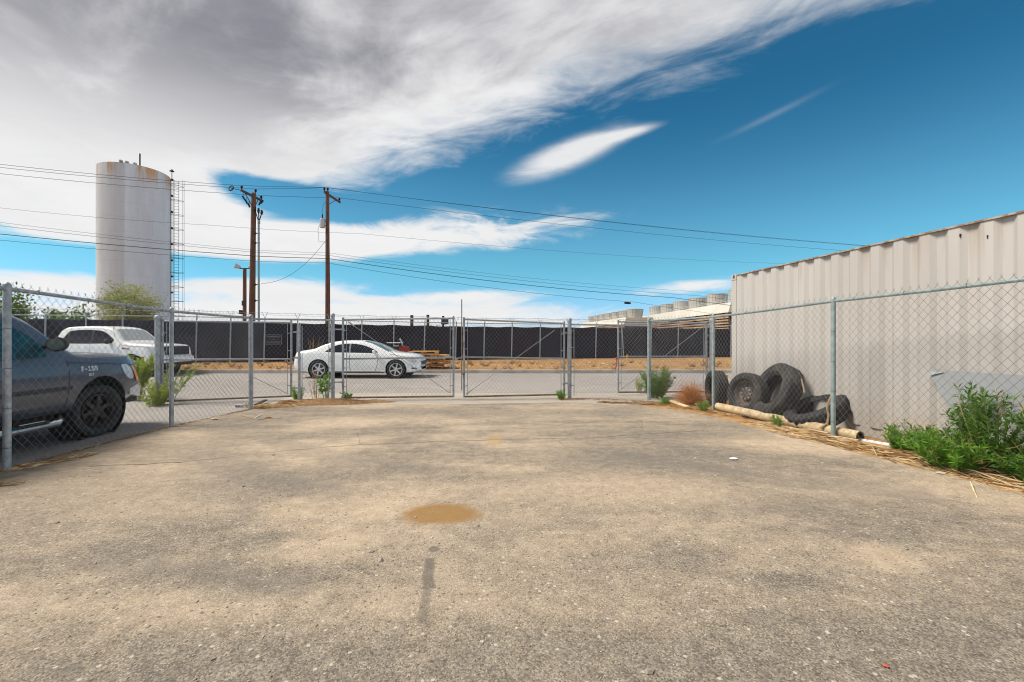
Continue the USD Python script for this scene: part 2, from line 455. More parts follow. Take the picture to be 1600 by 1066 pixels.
def asphalt_yard_material():
    g = G()
    pos = g.add('geometry', 'position')
    wob = g.noise(pos, 3.0, 5, .6)
    big = g.noise(g.add('mapping', 'vector', vector=pos, scale=(.55, 1.0, 1)), .55, 5, .58, .8)
    mid = g.noise(g.add('mapping', 'vector', vector=pos, scale=(.7, 1.3, 1)), 2.1, 5, .62, .4)
    fine = g.noise(pos, 9.0, 5, .65)
    grit = g.noise(pos, 150.0, 3, .7)
    v1 = g.add('voronoi_texture', dimensions='2D', feature='f1', metric='euclidean', vector=pos, scale=135.0, randomness=1.0)
    v2 = g.add('voronoi_texture', dimensions='2D', feature='f1', metric='euclidean', vector=pos, scale=42.0, randomness=1.0)

    flat = g.add('vector_math', 'vector', math_type='multiply', vector1=pos, vector2=(1, 1, 0))
    wobs = {}

    def spot(x, y, rx, ry, soft=.35, amp=.5):
        if amp not in wobs: wobs[amp] = g.m('multiply', g.m('subtract', wob, .5), amp)
        q = g.add('mapping', 'vector', mapping_type='texture', vector=flat, location=(x, y, 0), scale=(rx, ry, 1))
        q = g.m('add', g.add('vector_math', 'value', math_type='length', vector1=q), wobs[amp])
        return g.sm(q, 1 - soft, 1 + soft, 1.0, 0.0)

    def seg(a, b, w, soft=1.6, wb=.12):
        a, b = np.array(a, float), np.array(b, float); d = b - a; L = np.linalg.norm(d); d /= L
        if wb not in wobs: wobs[wb] = g.m('multiply', g.m('subtract', wob, .5), wb)
        q = g.add('mapping', 'vector', mapping_type='texture', vector=flat, location=(*((a + b) / 2), 0), rotation=(0, 0, math.atan2(d[1], d[0])), scale=(1, 1, 1))
        sx = g.add('separate_xyz', vector=q)
        al = g.m('maximum', g.m('subtract', g.m('absolute', Ref(sx + '.x')), L / 2), 0.0)
        ac = g.m('absolute', g.m('add', Ref(sx + '.y'), wobs[wb]))
        return g.sm(g.m('maximum', al, ac), w, w * soft, 1.0, 0.0)
    dust = g.add('map_range', 'result', range_type='smoothstep', value=g.m('add', g.m('multiply', big, .65), g.m('multiply', mid, .35)), from_min=.35, from_max=.64, to_min=0.0, to_max=1.0)
    # sand drifts and scuffed patches that lie on the yard
    for (x, y, rx, ry, w) in [(1.0, 4.05, 1.25, .55, .75), (-.6, 3.6, 1.3, .75, .5), (-3.6, 4.1, 1.7, .8, .6), (-2.9, 3.5, .9, .35, .6), (-1.9, 4.7, .5, .35, .5), (2.35, 2.75, .28, .22, .8), (2.1, 3.9, .7, .3, .4),
                              (1.85, 2.25, .5, .28, .45), (-4.4, 5.4, .8, 1.4, .6), (-3.2, 3.2, 1.0, .4, .4)]:
        dust = g.m('maximum', dust, g.m('multiply', spot(x, y, rx, ry, .6, .9), w))
    for (x, y, rx, ry, w) in [(2.6, 1.9, 1.2, .5, .8), (2.0, 4.9, 1.2, .5, .6), (.3, 1.85, 1.5, .38, .8), (-1.2, 1.75, .9, .3, .7), (1.9, 1.75, .6, .35, .7), (.5, 2.6, .9, .3, .45), (-2.3, 4.3, .9, .45, .6), (-1.5, 2.55, .65, .17, .7), (-2.4, 3.1, .8, .3, .5), (1.55, 2.5, .3, .11, .9), (1.9, 5.2, 1.0, .5, .7), (2.2, 6.4, 1.3, .35, .7), (-.3, 8.2, 3.2, .45, .55),
                              (2.3, 2.0, .5, .22, .8), (1.1, 1.75, .5, .25, .6), (3.0, 3.55, .8, .3, .6), (.9, 5.1, .8, .4, .5), (-3.2, 6.3, .9, .25, .5)]:
        dust = g.m('multiply', dust, g.m('subtract', 1.0, g.m('multiply', spot(x, y, rx, ry, .7, 1.0), w)))
    tar = g.mix(g.sm(fine, .3, .7), (.25, .225, .192), (.168, .15, .128))
    sand = g.mix(g.sm(fine, .3, .7), (.55, .445, .325), (.455, .36, .255))
    col = g.mix(g.m('multiply', dust, .88), tar, sand)
    # aggregate: stones of the mix, light and dark
    sr = g.add('separate_color', color=Ref(v1 + '.color'), color_type='rgb')
    stone = g.add('rgb_ramp', 'color', fac=Ref(sr + '.r'), ramp=[(0, (.36, .34, .32)), (.3, (.72, .70, .66)), (.62, (1.0, .98, .93)), (.86, (1.28, 1.23, 1.12)), (1, (1.75, 1.65, 1.45))])
    open_ = g.m('subtract', 1.0, g.m('multiply', dust, .72))
    col = g.mix(g.m('multiply', open_, .85), col, g.mix(1.0, col, stone, 'multiply'))
    sr2 = g.add('separate_color', color=Ref(v2 + '.color'), color_type='rgb')
    big_stone = g.m('multiply', g.m('greater_than', Ref(sr2 + '.g'), .985), g.sm(Ref(v2 + '.distance'), .3, .42, 1.0, 0.0))
    col = g.mix(g.m('multiply', big_stone, .6), col, (.62, .58, .5))
    dk = g.m('multiply', g.m('less_than', Ref(sr2 + '.b'), .05), g.sm(Ref(v2 + '.distance'), .28, .4, 1.0, 0.0))
    col = g.mix(g.m('multiply', dk, .65), col, (.07, .065, .06))
    col = g.mix(g.m('multiply', g.lin(grit, .3, .7), .22), col, (.12, .105, .09))
    # rust-brown spill, tyre smear, crack
    rust = spot(-.565, 3.46, .30, .205, .3, .7)
    col = g.mix(g.m('multiply', rust, g.lin(grit, .2, .8, .72, .95)), col, (.25, .135, .036))
    col = g.mix(g.m('multiply', spot(-.24, 6.0, .1, .28, .6, 1.2), .5), col, (.42, .27, .1))
    smear = g.m('maximum', g.m('maximum', seg((-.505, 2.73), (-.478, 2.45), .02, 2.2, .08), g.m('multiply', seg((-.478, 2.45), (-.445, 2.15), .012, 3.0, .03), .7)), spot(-.516, 2.875, .035, .04, .3, .4))
    col = g.mix(g.m('multiply', smear, .62), col, (.085, .08, .075))
    pts = [(-4.6, 4.75), (-3.73, 4.9), (-2.8, 5.44), (-2.01, 5.72), (-.875, 5.93), (.538, 6.08), (1.2, 6.12), (1.96, 6.37), (2.9, 6.6)]
    crack = None
    for a, b in zip(pts[:-1], pts[1:]):
        s_ = seg(a, b, .008, 2.0, .14); crack = s_ if crack is None else g.m('maximum', crack, s_)
    col = g.mix(g.m('multiply', crack, g.lin(mid, .3, .6, .25, .85)), col, (.05, .042, .035))
    tracks = None
    for a, b, w in (((-3.6, 5.15), (-2.7, 4.45), .11), ((-2.7, 4.45), (-1.6, 3.9), .10), ((-3.2, 5.9), (-1.9, 5.0), .1), ((-1.9, 5.0), (-.9, 4.6), .09), ((1.4, 5.2), (2.6, 4.3), .1), ((2.6, 4.3), (3.6, 3.9), .1), ((-2.6, 2.75), (-1.2, 2.45), .06)):
        s_ = seg(a, b, w, 2.6, .25); tracks = s_ if tracks is None else g.m('maximum', tracks, s_)
    col = g.mix(g.m('multiply', g.m('multiply', tracks, .4), g.lin(mid, .35, .6, .2, 1.0)), col, (.13, .12, .11))
    hair = None
    for a, b in (((.55, 6.08), (.75, 5.55)), ((.75, 5.55), (1.25, 5.2)), ((-2.0, 5.72), (-2.3, 6.5)), ((-2.3, 6.5), (-2.1, 7.3)), ((1.9, 6.35), (2.2, 7.4)), ((-.9, 5.93), (-1.15, 5.5))):
        s_ = seg(a, b, .004, 2.2, .16); hair = s_ if hair is None else g.m('maximum', hair, s_)
    col = g.mix(g.m('multiply', hair, .45), col, (.07, .06, .05))
    h = g.m('multiply_add', Ref(v1 + '.distance'), -.55, g.m('multiply', fine, .8))
    nrm = g.add('bump', 'normal', height=h, strength=.75, distance=.004)
    bs = g.add('principled_bsdf', 'BSDF', base_color=col, roughness=.92, specular_ior_level=.25, normal=nrm)
    M['yard_asphalt'] = g.build('yard_asphalt', bs)


asphalt_yard_material()
container_material()


def ground_mat(name, c1, c2, c3, s1=.4, s2=4.0, speck=60.0, bump=.01, sw=.4):
    g = G()
    pos = g.add('geometry', 'position')
    a, b = g.noise(g.add('mapping', 'vector', vector=pos, scale=(.5, 1.4, 1)), s1, 5, .6, .6), g.noise(pos, s2, 6, .65)
    v = g.add('voronoi_texture', dimensions='3D', feature='f1', metric='euclidean', vector=pos, scale=speck, randomness=1.0)
    sr = g.add('separate_color', color=Ref(v + '.color'), color_type='rgb')
    col = g.mix(g.sm(a, .35, .65), c1, c2)
    col = g.mix(g.sm(b, .45, .75), col, c3)
    st = g.add('rgb_ramp', 'color', fac=Ref(sr + '.r'), ramp=[(0, (.55, .53, .5)), (.5, (.95, .95, .95)), (1, (1.4, 1.38, 1.3))])
    col = g.mix(sw, col, g.mix(1.0, col, st, 'multiply'))
    nrm = g.add('bump', 'normal', height=g.m('add', b, g.m('multiply', Ref(v + '.distance'), .3)), strength=.8, distance=bump)
    M[name] = g.build(name, g.add('principled_bsdf', 'BSDF', base_color=col, roughness=.95, specular_ior_level=.2, normal=nrm))


ground_mat('desert_soil', (.36, .205, .085), (.27, .152, .06), (.41, .28, .15), .5, 3.0, 14.0, .05, .5)
ground_mat('street_asphalt', (.30, .28, .265), (.26, .243, .23), (.36, .325, .28), .3, 2.2, 70.0, .004, .35)
ground_mat('apron_concrete', (.40, .355, .30), (.35, .31, .26), (.30, .27, .24), .5, 3.0, 60.0, .004, .3)

# ---------------------------------------------------------------- terrain
ROAD_Z = -.06


def fence_y(x):
    return 20 + .213 * (np.asarray(x) + 18.5)


def road_z(y):
    return np.interp(y, [9.6, 11.8, 18.5], [0, ROAD_Z, ROAD_Z])


def ground_z(x, y):
    fy = np.maximum(fence_y(x), 19.4)
    t = np.clip((y - 18.66) / (fy - 18.66), 0, 1)
    bank = .05 + .24 * t + .05 * (meshkit.fbm(np.stack([x * .9, y * .9, x * 0], -1), 4, 3) - .5) * np.clip((y - 18.7), 0, 1)
    return np.where(y < 18.55, road_z(y), bank)


xs = np.concatenate([[-900, -400, -200, -120, -80, -60], np.linspace(-45, 40, 171), [60, 90, 140, 220, 400, 900]])
ys = np.concatenate([[-300, -100, -40, -12, 0, 5, 9.6, 11.8, 15, 18.5, 18.64], np.linspace(18.7, 32, 50), [36, 45, 60, 90, 150, 250, 450, 900, 2500]])
gx, gy = np.meshgrid(xs, ys, indexing='ij')
gz = ground_z(gx, gy)
v = np.stack([gx, gy, gz], -1).reshape(-1, 3)
i, j = np.meshgrid(np.arange(len(xs) - 1), np.arange(len(ys) - 1), indexing='ij')
W = len(ys)
f = np.stack([i * W + j, (i + 1) * W + j, (i + 1) * W + j + 1, i * W + j + 1], -1).reshape(-1, 4)
obj('ground', MB().raw(v, f), 'desert_soil', smooth=True, kind='structure')


def sheet(name, x0, x1, ylist, mat, dz):
    mb = MB()
    yv = np.array(ylist, float); zv = road_z(yv) + dz
    v = np.concatenate([np.stack([np.full(len(yv), x0), yv, zv], 1), np.stack([np.full(len(yv), x1), yv, zv], 1)])
    k = len(yv); a = np.arange(k - 1)
    mb.raw(v, np.stack([a, a + k, a + k + 1, a + 1], 1))
    return obj(name, mb, mat, smooth=False, kind='structure')


sheet('street', -90, 90, [9.6, 11.8, 15, 18.5], 'street_asphalt', .004)
sheet('parking_lot', -90, -5.2, [-30, 0, 5, 9.6], 'street_asphalt', .004)
yard = Polygon([(-5.55, -9), (-5.5, 4.6), (-5.5, 6.9), (-5.28, 8.75), (-4.1, 9.35), (-1, 9.3), (1.3, 9.55), (2.4, 9.2), (3.05, 8.75), (3.55, 7.9), (4.0, 6.6), (4.25, 5.6), (4.62, 4.3), (5.0, 3.0), (5.4, 1.5), (5.8, -9)])
yv, yf = trimesh.creation.triangulate_polygon(yard, engine='earcut')
obj('yard_asphalt', MB().raw(np.column_stack([yv, np.full(len(yv), .012)]), yf), 'yard_asphalt', smooth=False, kind='structure')
ap = Polygon([(-4.1, 9.35), (-1, 9.3), (1.3, 9.55), (2.4, 9.2), (3.2, 9.3), (4.4, 11.7), (-5.6, 11.7), (-5.2, 9.1)])
bv, bf = trimesh.creation.triangulate_polygon(ap, engine='earcut')
am = trimesh.Trimesh(np.column_stack([bv, np.zeros(len(bv))]), bf, process=False).subdivide_to_size(.4)
av = am.vertices.copy(); av[:, 2] = road_z(av[:, 1]) + .008
obj('driveway_apron', MB().raw(av, am.faces), 'apron_concrete', smooth=True, kind='structure')
kb = MB()
prof = np.array([[18.5, -.2], [18.5, .075], [18.515, .09], [18.655, .09], [18.665, .08], [18.665, -.2]])
for a in np.arange(-60, 60, 3.0):
    b = a + 2.994
    vv = np.vstack([np.column_stack([np.full(6, a), prof]), np.column_stack([np.full(6, b), prof])])
    k = np.arange(5)
    kb.raw(vv, np.stack([k, k + 6, k + 7, k + 1], 1))
obj('kerb', kb, 'concrete', smooth=False, kind='structure')

# ---------------------------------------------------------------- chain-link fencing
DW, DH = .09, .108       # width and height of one diamond


def chain_mesh(p0, p1, z0, z1, r=.0019, barbs=False, over=.045):
    """Woven zigzag wires between two ground points; z0, z1 = (start, end) heights of the bottom and the top."""
    p0, p1 = np.array(p0[:2], float), np.array(p1[:2], float)
    d = p1 - p0; L = np.linalg.norm(d); d /= L
    nrm = np.array([-d[1], d[0]])
    a, b = DW / 2, DH / 2
    mb = MB()
    K = int(L / a) - 1
    c0 = (L - K * a) / 2
    H = max(z1[0] - z0[0], z1[1] - z0[1]) + over
    J = int(H / b) + 1
    j = np.arange(J)
    vs, fs, off = [], [], 0
    for k in range(K):
        s = c0 + (k + ((j + k) % 2)) * a
        t = s / L
        zb, zt = z0[0] + (z0[1] - z0[0]) * t, z1[0] + (z1[1] - z1[0]) * t + over
        z = zt - (J - 1 - j) * b
        side = np.where((j + k) % 2 == 0, 1.0, -1.0) * .0016
        keep = z > zb - .01
        s, z, side = s[keep], z[keep], side[keep]
        n = len(s)
        if n < 3: continue
        side = side + .022 * (meshkit.noise(np.stack([s * 1.1 + p0[0], z * 1.3, s * 0 + p0[1]], -1), 7) - .5) * np.clip((z1[0] - z) * 2, 0, 1)
        c = p0[None] + d[None] * s[:, None] + nrm[None] * side[:, None]
        ring = np.stack([np.column_stack([c + d * r * 1.2, z]), np.column_stack([c + nrm * r, z]), np.column_stack([c - d * r * 1.2, z]), np.column_stack([c - nrm * r, z])], 1)
        vs.append(ring.reshape(-1, 3))
        i = np.arange(n - 1)
        for q in range(4):
            q2 = (q + 1) % 4
            fs.append(np.stack([off + i * 4 + q, off + i * 4 + q2, off + (i + 1) * 4 + q2, off + (i + 1) * 4 + q], 1))
        off += 4 * n
        if barbs and (J - 1 + k) % 2 == 0:
            e = np.append(c[-1], z[-1])
            for sg in (-1, 1):
                tip = e + np.append(d * sg * .014, .036)
                w = np.append(nrm, 0) * .003; u = np.append(d, 0) * .003
                vs.append(np.array([e + w, e - w, e + u, tip])); fs.append(np.array([[off, off + 1, off + 3, off + 3], [off + 1, off + 2, off + 3, off + 3], [off + 2, off, off + 3, off + 3]])); off += 4
    f4 = np.vstack(fs)
    return mb.raw(np.vstack(vs), f4)


def post(mb, x, y, zt, r, zb=-.05, cap=True):
    mb.tube([(x, y, zb), (x, y, zt)], r, 12)
    if cap:
        mb.lathe([(r * 1.12, -.03), (r * 1.12, .012), (r * .9, .03), (r * .45, .045), (0.001, .05)], (x, y, zt), (0, 0, 1), 12)
    return mb


def line_fence(th, nodes, mats, rail_r=.021, barbs=True, tie=True, bottom=.03, rail_drop=.0):
    """nodes: (x, y, top z, post radius). One post per node, then for every bay its rail and its mesh."""
    for (x, y, zt, r) in nodes:
        if r: obj('post', post(MB(), x, y, zt, r), mats, th)
    for a, b in zip(nodes[:-1], nodes[1:]):
        A, B = np.array([a[0], a[1], a[2] - .02 - rail_drop]), np.array([b[0], b[1], b[2] - .02 - rail_drop])
        mid = (A + B) / 2 + np.array([0, 0, -.006])
        obj('top_rail', MB().tube([A, mid, B], rail_r, 10), mats, th)
        dd = (B - A)[:2]; dd /= np.linalg.norm(dd)
        nn = np.array([-dd[1], dd[0]])
        side = nn * (.034 if (nn @ -A[:2]) > 0 else -.034)
        obj('chain_link_mesh', chain_mesh(A[:2] + side, B[:2] + side, (bottom, bottom), (A[2], B[2]), barbs=barbs), 'galvanised_wire', th, smooth=False)
        t = MB()
        L = np.linalg.norm((B - A)[:2])
        for q in np.arange(.3, L - .1, .6):
            c = A + (B - A) * q / L
            R = frame((B - A))
            for e in np.linspace(0, 2 * np.pi, 9)[:-1]:
                pass
            t.lathe([(rail_r + .001, -.0025), (rail_r + .006, 0), (rail_r + .001, .0025)], c, (B - A), 10)
        for (x, y, zt, r) in (a, b):
            if r:
                for q in np.arange(.25, zt - .2, .42):
                    t.lathe([(r + .001, -.0025), (r + .006, 0), (r + .001, .0025)], (x, y, q), (0, 0, 1), 10)
        obj('tie_wires', t, 'galvanised_wire', th)


def zt(px, py, Y):
    return CH + (HY - py) / F * Y


PL = [gp(11, 737), gp(268, 668), gp(392, 640)]
PF = [gp(392, 640), gp(520, 627)]
PG = gp(890, 622); PR0 = gp(1014, 625); PR1 = np.array([3.98, 8.6, 0]); PR2 = gp(1302, 686); PR3 = np.array([5.06, 3.85, 0])
dl = PL[0] - PL[1]
PLm = PL[0] + dl * 1.0
th = thing('chain_link_fence', 'long galvanised chain link fence on the left, in front of the grey pickup', 'fence', (PL[0][0], PL[0][1], 0), world=True)
line_fence(th, [(PLm[0], PLm[1], 2.0, .032), (PL[0][0], PL[0][1], 1.955, .034), (PL[1][0], PL[1][1], 1.86, .031), (PL[2][0], PL[2][1], 1.845, .04)], 'galvanised')
th = thing('chain_link_fence', 'short fence panel between left corner post and left gate post, trash at its foot', 'fence', (PF[1][0], PF[1][1], 0), world=True)
pm_ = PF[0] + (PF[1] - PF[0]) * .56
obj('post', post(MB(), PF[1][0], PF[1][1], 1.94, .042), 'galvanised', th)
obj('post', post(MB(), pm_[0], pm_[1], 1.7, .028), 'galvanised', th)
obj('top_rail', MB().tube([(PF[0][0], PF[0][1], 1.80), (PF[1][0], PF[1][1], 1.83)], .021, 10), 'galvanised', th)
obj('chain_link_mesh', chain_mesh(pm_, PF[1], (.04, .04), (1.79, 1.82)), 'galvanised_wire', th, smooth=False)
obj('tension_bar', MB().tube([(PF[1][0] - .09, PF[1][1] + .0, .05), (PF[1][0] - .09, PF[1][1], 1.8)], .008, 6).tube([(pm_[0] + .06, pm_[1], .05), (pm_[0] + .06, pm_[1], 1.68)], .008, 6), 'galvanised', th)
bd = MB()
for z in (.3, .75, 1.2, 1.6):
    bd.lathe([(.043, -.012), (.047, -.01), (.047, .01), (.043, .012)], (PF[1][0], PF[1][1], z), (0, 0, 1), 12)
    bd.box((PF[1][0] - .065, PF[1][1], z), (.06, .012, .02))
for z in (.35, 1.0, 1.55):
    bd.box((pm_[0] - .06, pm_[1] + .03, z), (.16, .014, .035))
obj('fittings', bd, 'galvanised', th)


def gate(name, label, p0, p1, z0, z1, zm, brace, hinge=None, group=None, rusty=False, double=True):
    """A framed leaf from p0 to p1: z0, z1, zm = heights of bottom, top and middle rail at both ends; brace: truss rod from (t, z) to (t, z)."""
    p0, p1 = np.array(p0[:2], float), np.array(p1[:2], float)
    th = thing(name, label, 'gate', (*((p0 + p1) / 2), 0), world=True, group=group)
    P = lambda t, z: np.append(p0 + (p1 - p0) * t, z)
    L = np.linalg.norm(p1 - p0)
    for t, k in ((0, 0), (1, 1)):
        obj('stile', MB().tube([P(t, z0[k] - .02), P(t, z1[k] + .03)], .024, 10).lathe([(.026, 0), (.024, .015), (.001, .025)], P(t, z1[k] + .03), (0, 0, 1), 10), 'galvanised', th)
    obj('top_rail', MB().tube([P(0, z1[0]), P(1, z1[1])], .021, 10), 'galvanised', th)
    obj('middle_rail', MB().tube([P(0, zm[0]), P(1, zm[1])], .021, 10), 'galvanised', th)
    obj('bottom_rail', MB().tube([P(0, z0[0]), P(1, z0[1])], .021, 10), 'rusty_pipe', th)
    e = .05 / L
    d = (p1 - p0) / L; nn = np.array([-d[1], d[0]]); nn = nn * (-.026 if nn[1] > 0 else .026)
    obj('chain_link_mesh', chain_mesh(p0 + d * .05 + nn, p1 - d * .05 + nn, (z0[0] + .02, z0[1] + .02), (z1[0], z1[1]), over=.0), 'galvanised_wire', th, smooth=False)
    a, b = brace
    A, B = P(*a), P(*b); A[1] -= .03; B[1] -= .03
    obj('truss_rod', MB().tube([A, B], .007, 6).tube([A, A + (B - A) * .06], .015, 8), 'galvanised', th)
    tb = MB(); cl = MB()
    for t, k in ((e * 1.5, 0), (1 - e * 1.5, 1)):
        tb.tube([P(t, z0[k] + .04), P(t, z1[k] - .03)], .007, 6)
        for z in np.linspace(z0[k] + .25, z1[k] - .25, 4):
            x = P(0 if k == 0 else 1, z); y = P(t, z)
            cl.bar(x + [0, -.02, 0], y + [0, -.02, 0], .012, .02)
    obj('tension_bar', tb, 'galvanised', th, label='thin bars that hold the mesh ends')
    obj('clips', cl, 'galvanised', th)
    if hinge is not None:
        for z in hinge[1]:
            q = np.append(hinge[0][:2], z); x = P(hinge[2], z)
            h = MB().bar(q, x, .03, .03).lathe([(.046, -.022), (.051, -.02), (.051, .02), (.046, .022)], q, (0, 0, 1), 12).lathe([(.026, -.03), (.032, -.028), (.032, .028), (.026, .03)], x, (0, 0, 1), 12)
            obj('hinge', h, 'galvanised', th)
    return th, P


GA, GB = wp(536, 497, 9.93), wp(708.5, 497, 10.05)
GC, GD = wp(725, 497, 10.0), wp(881.5, 497, 10.32)
g1, P1 = gate('chain_link_gate', 'left leaf of the closed double gate, hung beside the thick post left of the sedan', GA, GB,
              (zt(0, 621.5, 9.93), zt(0, 619.5, 10.05)), (zt(0, 499.5, 9.93), zt(0, 497.5, 10.05)), (zt(0, 561, 9.93), zt(0, 558.5, 10.05)),
              ((.05, zt(0, 503, 9.95)), (.97, zt(0, 614, 10.05))), (PF[1], (.42, 1.62), 0))
g2, P2 = gate('chain_link_gate', 'right leaf of the closed double gate, carrying the tall drop rod', GC, GD,
              (zt(0, 620, 10), zt(0, 616.5, 10.32)), (zt(0, 499.2, 10), zt(0, 505.5, 10.32)), (zt(0, 558, 10), zt(0, 560.5, 10.32)),
              ((.02, zt(0, 616, 10)), (.9, zt(0, 516, 10.28))), (PG, (.35, 1.55), 1))
rod = wp(721.5, 468, 9.97)
obj('drop_rod', MB().tube([(rod[0], 9.96, .22), (rod[0], 9.96, rod[2])], .012, 8).box((rod[0] + .03, 9.97, .6), (.08, .04, .03)).box((rod[0] + .03, 9.97, 1.3), (.08, .04, .03)), 'rusty_pipe', g2)
# chain and padlock between the two leaves
th = thing('gate_chain', 'steel chain with padlock wrapped around the meeting stiles of the double gate', 'chain', (GC[0] - .1, 9.95, .95), world=True)
cm = MB()
c0, c1 = wp(703, 557, 9.98), wp(727, 556, 9.95)
for k in range(12):
    t = k / 11
    c = c0 + (c1 - c0) * t + np.array([0, -.05, -.05 * math.sin(math.pi * t)])
    a = np.linspace(0, 2 * np.pi, 9)
    ring = np.stack([np.cos(a) * .026, np.sin(a) * .014 * (k % 2), np.sin(a) * .014 * ((k + 1) % 2)], 1) + c
    cm.tube(ring, .004, 5, cap=False)
obj('links', cm, 'galvanised', th)
lk = wp(713, 561, 9.9)
obj('padlock', MB().box(lk, (.05, .022, .045)), 'galvanised', th)
th = thing('chain_link_fence', 'galvanised fence panel with thick end post between the double gate and the green shrub', 'fence', (PG[0], PG[1], 0), world=True)
obj('post', post(MB(), PG[0], PG[1], zt(0, 500, 10.35), .047), 'galvanised', th)
obj('top_rail', MB().tube([(PG[0], PG[1], zt(0, 507, 10.35)), (PR0[0], PR0[1], zt(0, 509, 10.0))], .021, 10), 'galvanised', th)
obj('chain_link_mesh', chain_mesh(PG + [.08, -.03, 0], PR0 + [-.06, -.03, 0], (.03, .03), (zt(0, 507, 10.35), zt(0, 509, 10.0)), over=.03), 'galvanised_wire', th, smooth=False)
bd = MB()
for z in (.3, .75, 1.2, 1.6):
    bd.lathe([(.048, -.012), (.053, -.01), (.053, .01), (.048, .012)], (PG[0], PG[1], z), (0, 0, 1), 12).box((PG[0] + .065, PG[1], z), (.06, .012, .02))
bd.tube([(PG[0] + .1, PG[1] - .03, .05), (PG[0] + .1, PG[1] - .03, 1.72)], .008, 6)
obj('fittings', bd, 'galvanised', th)
th = thing('chain_link_fence', 'long chain link fence on the right, in front of tyres and container', 'fence', (PR2[0], PR2[1], 0), world=True)
pp = [(PR0[0], PR0[1], zt(0, 500, 10.0), .042), (PR1[0], PR1[1], zt(0, 494, 8.6), .03), (PR2[0], PR2[1], zt(0, 468.5, 6.1), .031), (PR3[0], PR3[1], 2.01, .033), (5.55, 1.4, 2.03, .033), (5.9, -1.5, 2.03, .033)]
line_fence(th, pp, 'painted_post')

# neighbouring lots' swing gates, standing open behind the fences
hl = gp(243, 633)
hl = np.array([hl[0], 9.3, 0])
A_, B_ = wp(254, 500, 9.35), wp(455, 500, 10.05)
g3, _ = gate('swing_gate', 'open chain link gate leaf behind the left fence, beside the white pickup', A_, B_,
             (zt(0, 627, 9.35), zt(0, 619, 10.05)), (zt(0, 501.5, 9.35), zt(0, 504, 10.05)), (zt(0, 562.5, 9.35), zt(0, 561, 10.05)),
             ((.68, zt(0, 588, 9.8)), (.985, zt(0, 616, 10.0))), ((hl[0], hl[1], 0), (.5, 1.5), 0))
obj('hinge_post', post(MB(), hl[0], hl[1], zt(0, 496, 9.3), .055), 'galvanised', g3)
A_, B_ = wp(966, 503, 11.1), wp(1104, 505, 11.1)
hr = np.array([wp(1112, 500, 11.1)[0], 11.1, 0])
g4, _ = gate('swing_gate', 'open chain link gate leaf behind the green shrub, red rag tied on its stile', A_, B_,
             (zt(0, 613, 11.1), zt(0, 612, 11.1)), (zt(0, 503, 11.1), zt(0, 505, 11.1)), (zt(0, 557.5, 11.1), zt(0, 557, 11.1)),
             ((.02, zt(0, 609, 11.1)), (.95, zt(0, 511, 11.1))), (hr, (.5, 1.5), 1))
obj('hinge_post', post(MB(), hr[0], hr[1], zt(0, 500, 11.1), .055, -.1), 'galvanised', g4)
rg = MB()
rp = wp(963.5, 560, 11.03)
rg.box(rp, (.06, .05, .05)).tube([rp, rp + [-.01, -.01, -.12], rp + [-.03, 0, -.33]], [.02, .02, .008], 6)
obj('red_rag', rg, 'red_cloth', label='red rag tied around gate stile on the right', cat='rag')
yp = wp(980, 556, 11.03)
obj('yellow_tape', MB().box(yp, (.05, .03, .05)).box(yp + [0, 0, -.04], (.03, .02, .07), .4), 'yellow_tape', label='scrap of yellow tape on the middle rail of the right gate', cat='tape')

# ---------------------------------------------------------------- far fence with privacy fabric and barbed wire
SEA = None
far_px = [-90, -15, 73, 136, 193, 250, 308, 361, 414, 465, 515, 565, 615, 663, 712, 756, 799, 843, 886, 930, 974, 1016, 1058, 1100, 1140, 1182]


def far_point(px):
    u = (px - CX) / F
    Y = (20 + .213 * 18.5) / (1 - .213 * u)
    return np.array([u * Y, Y])


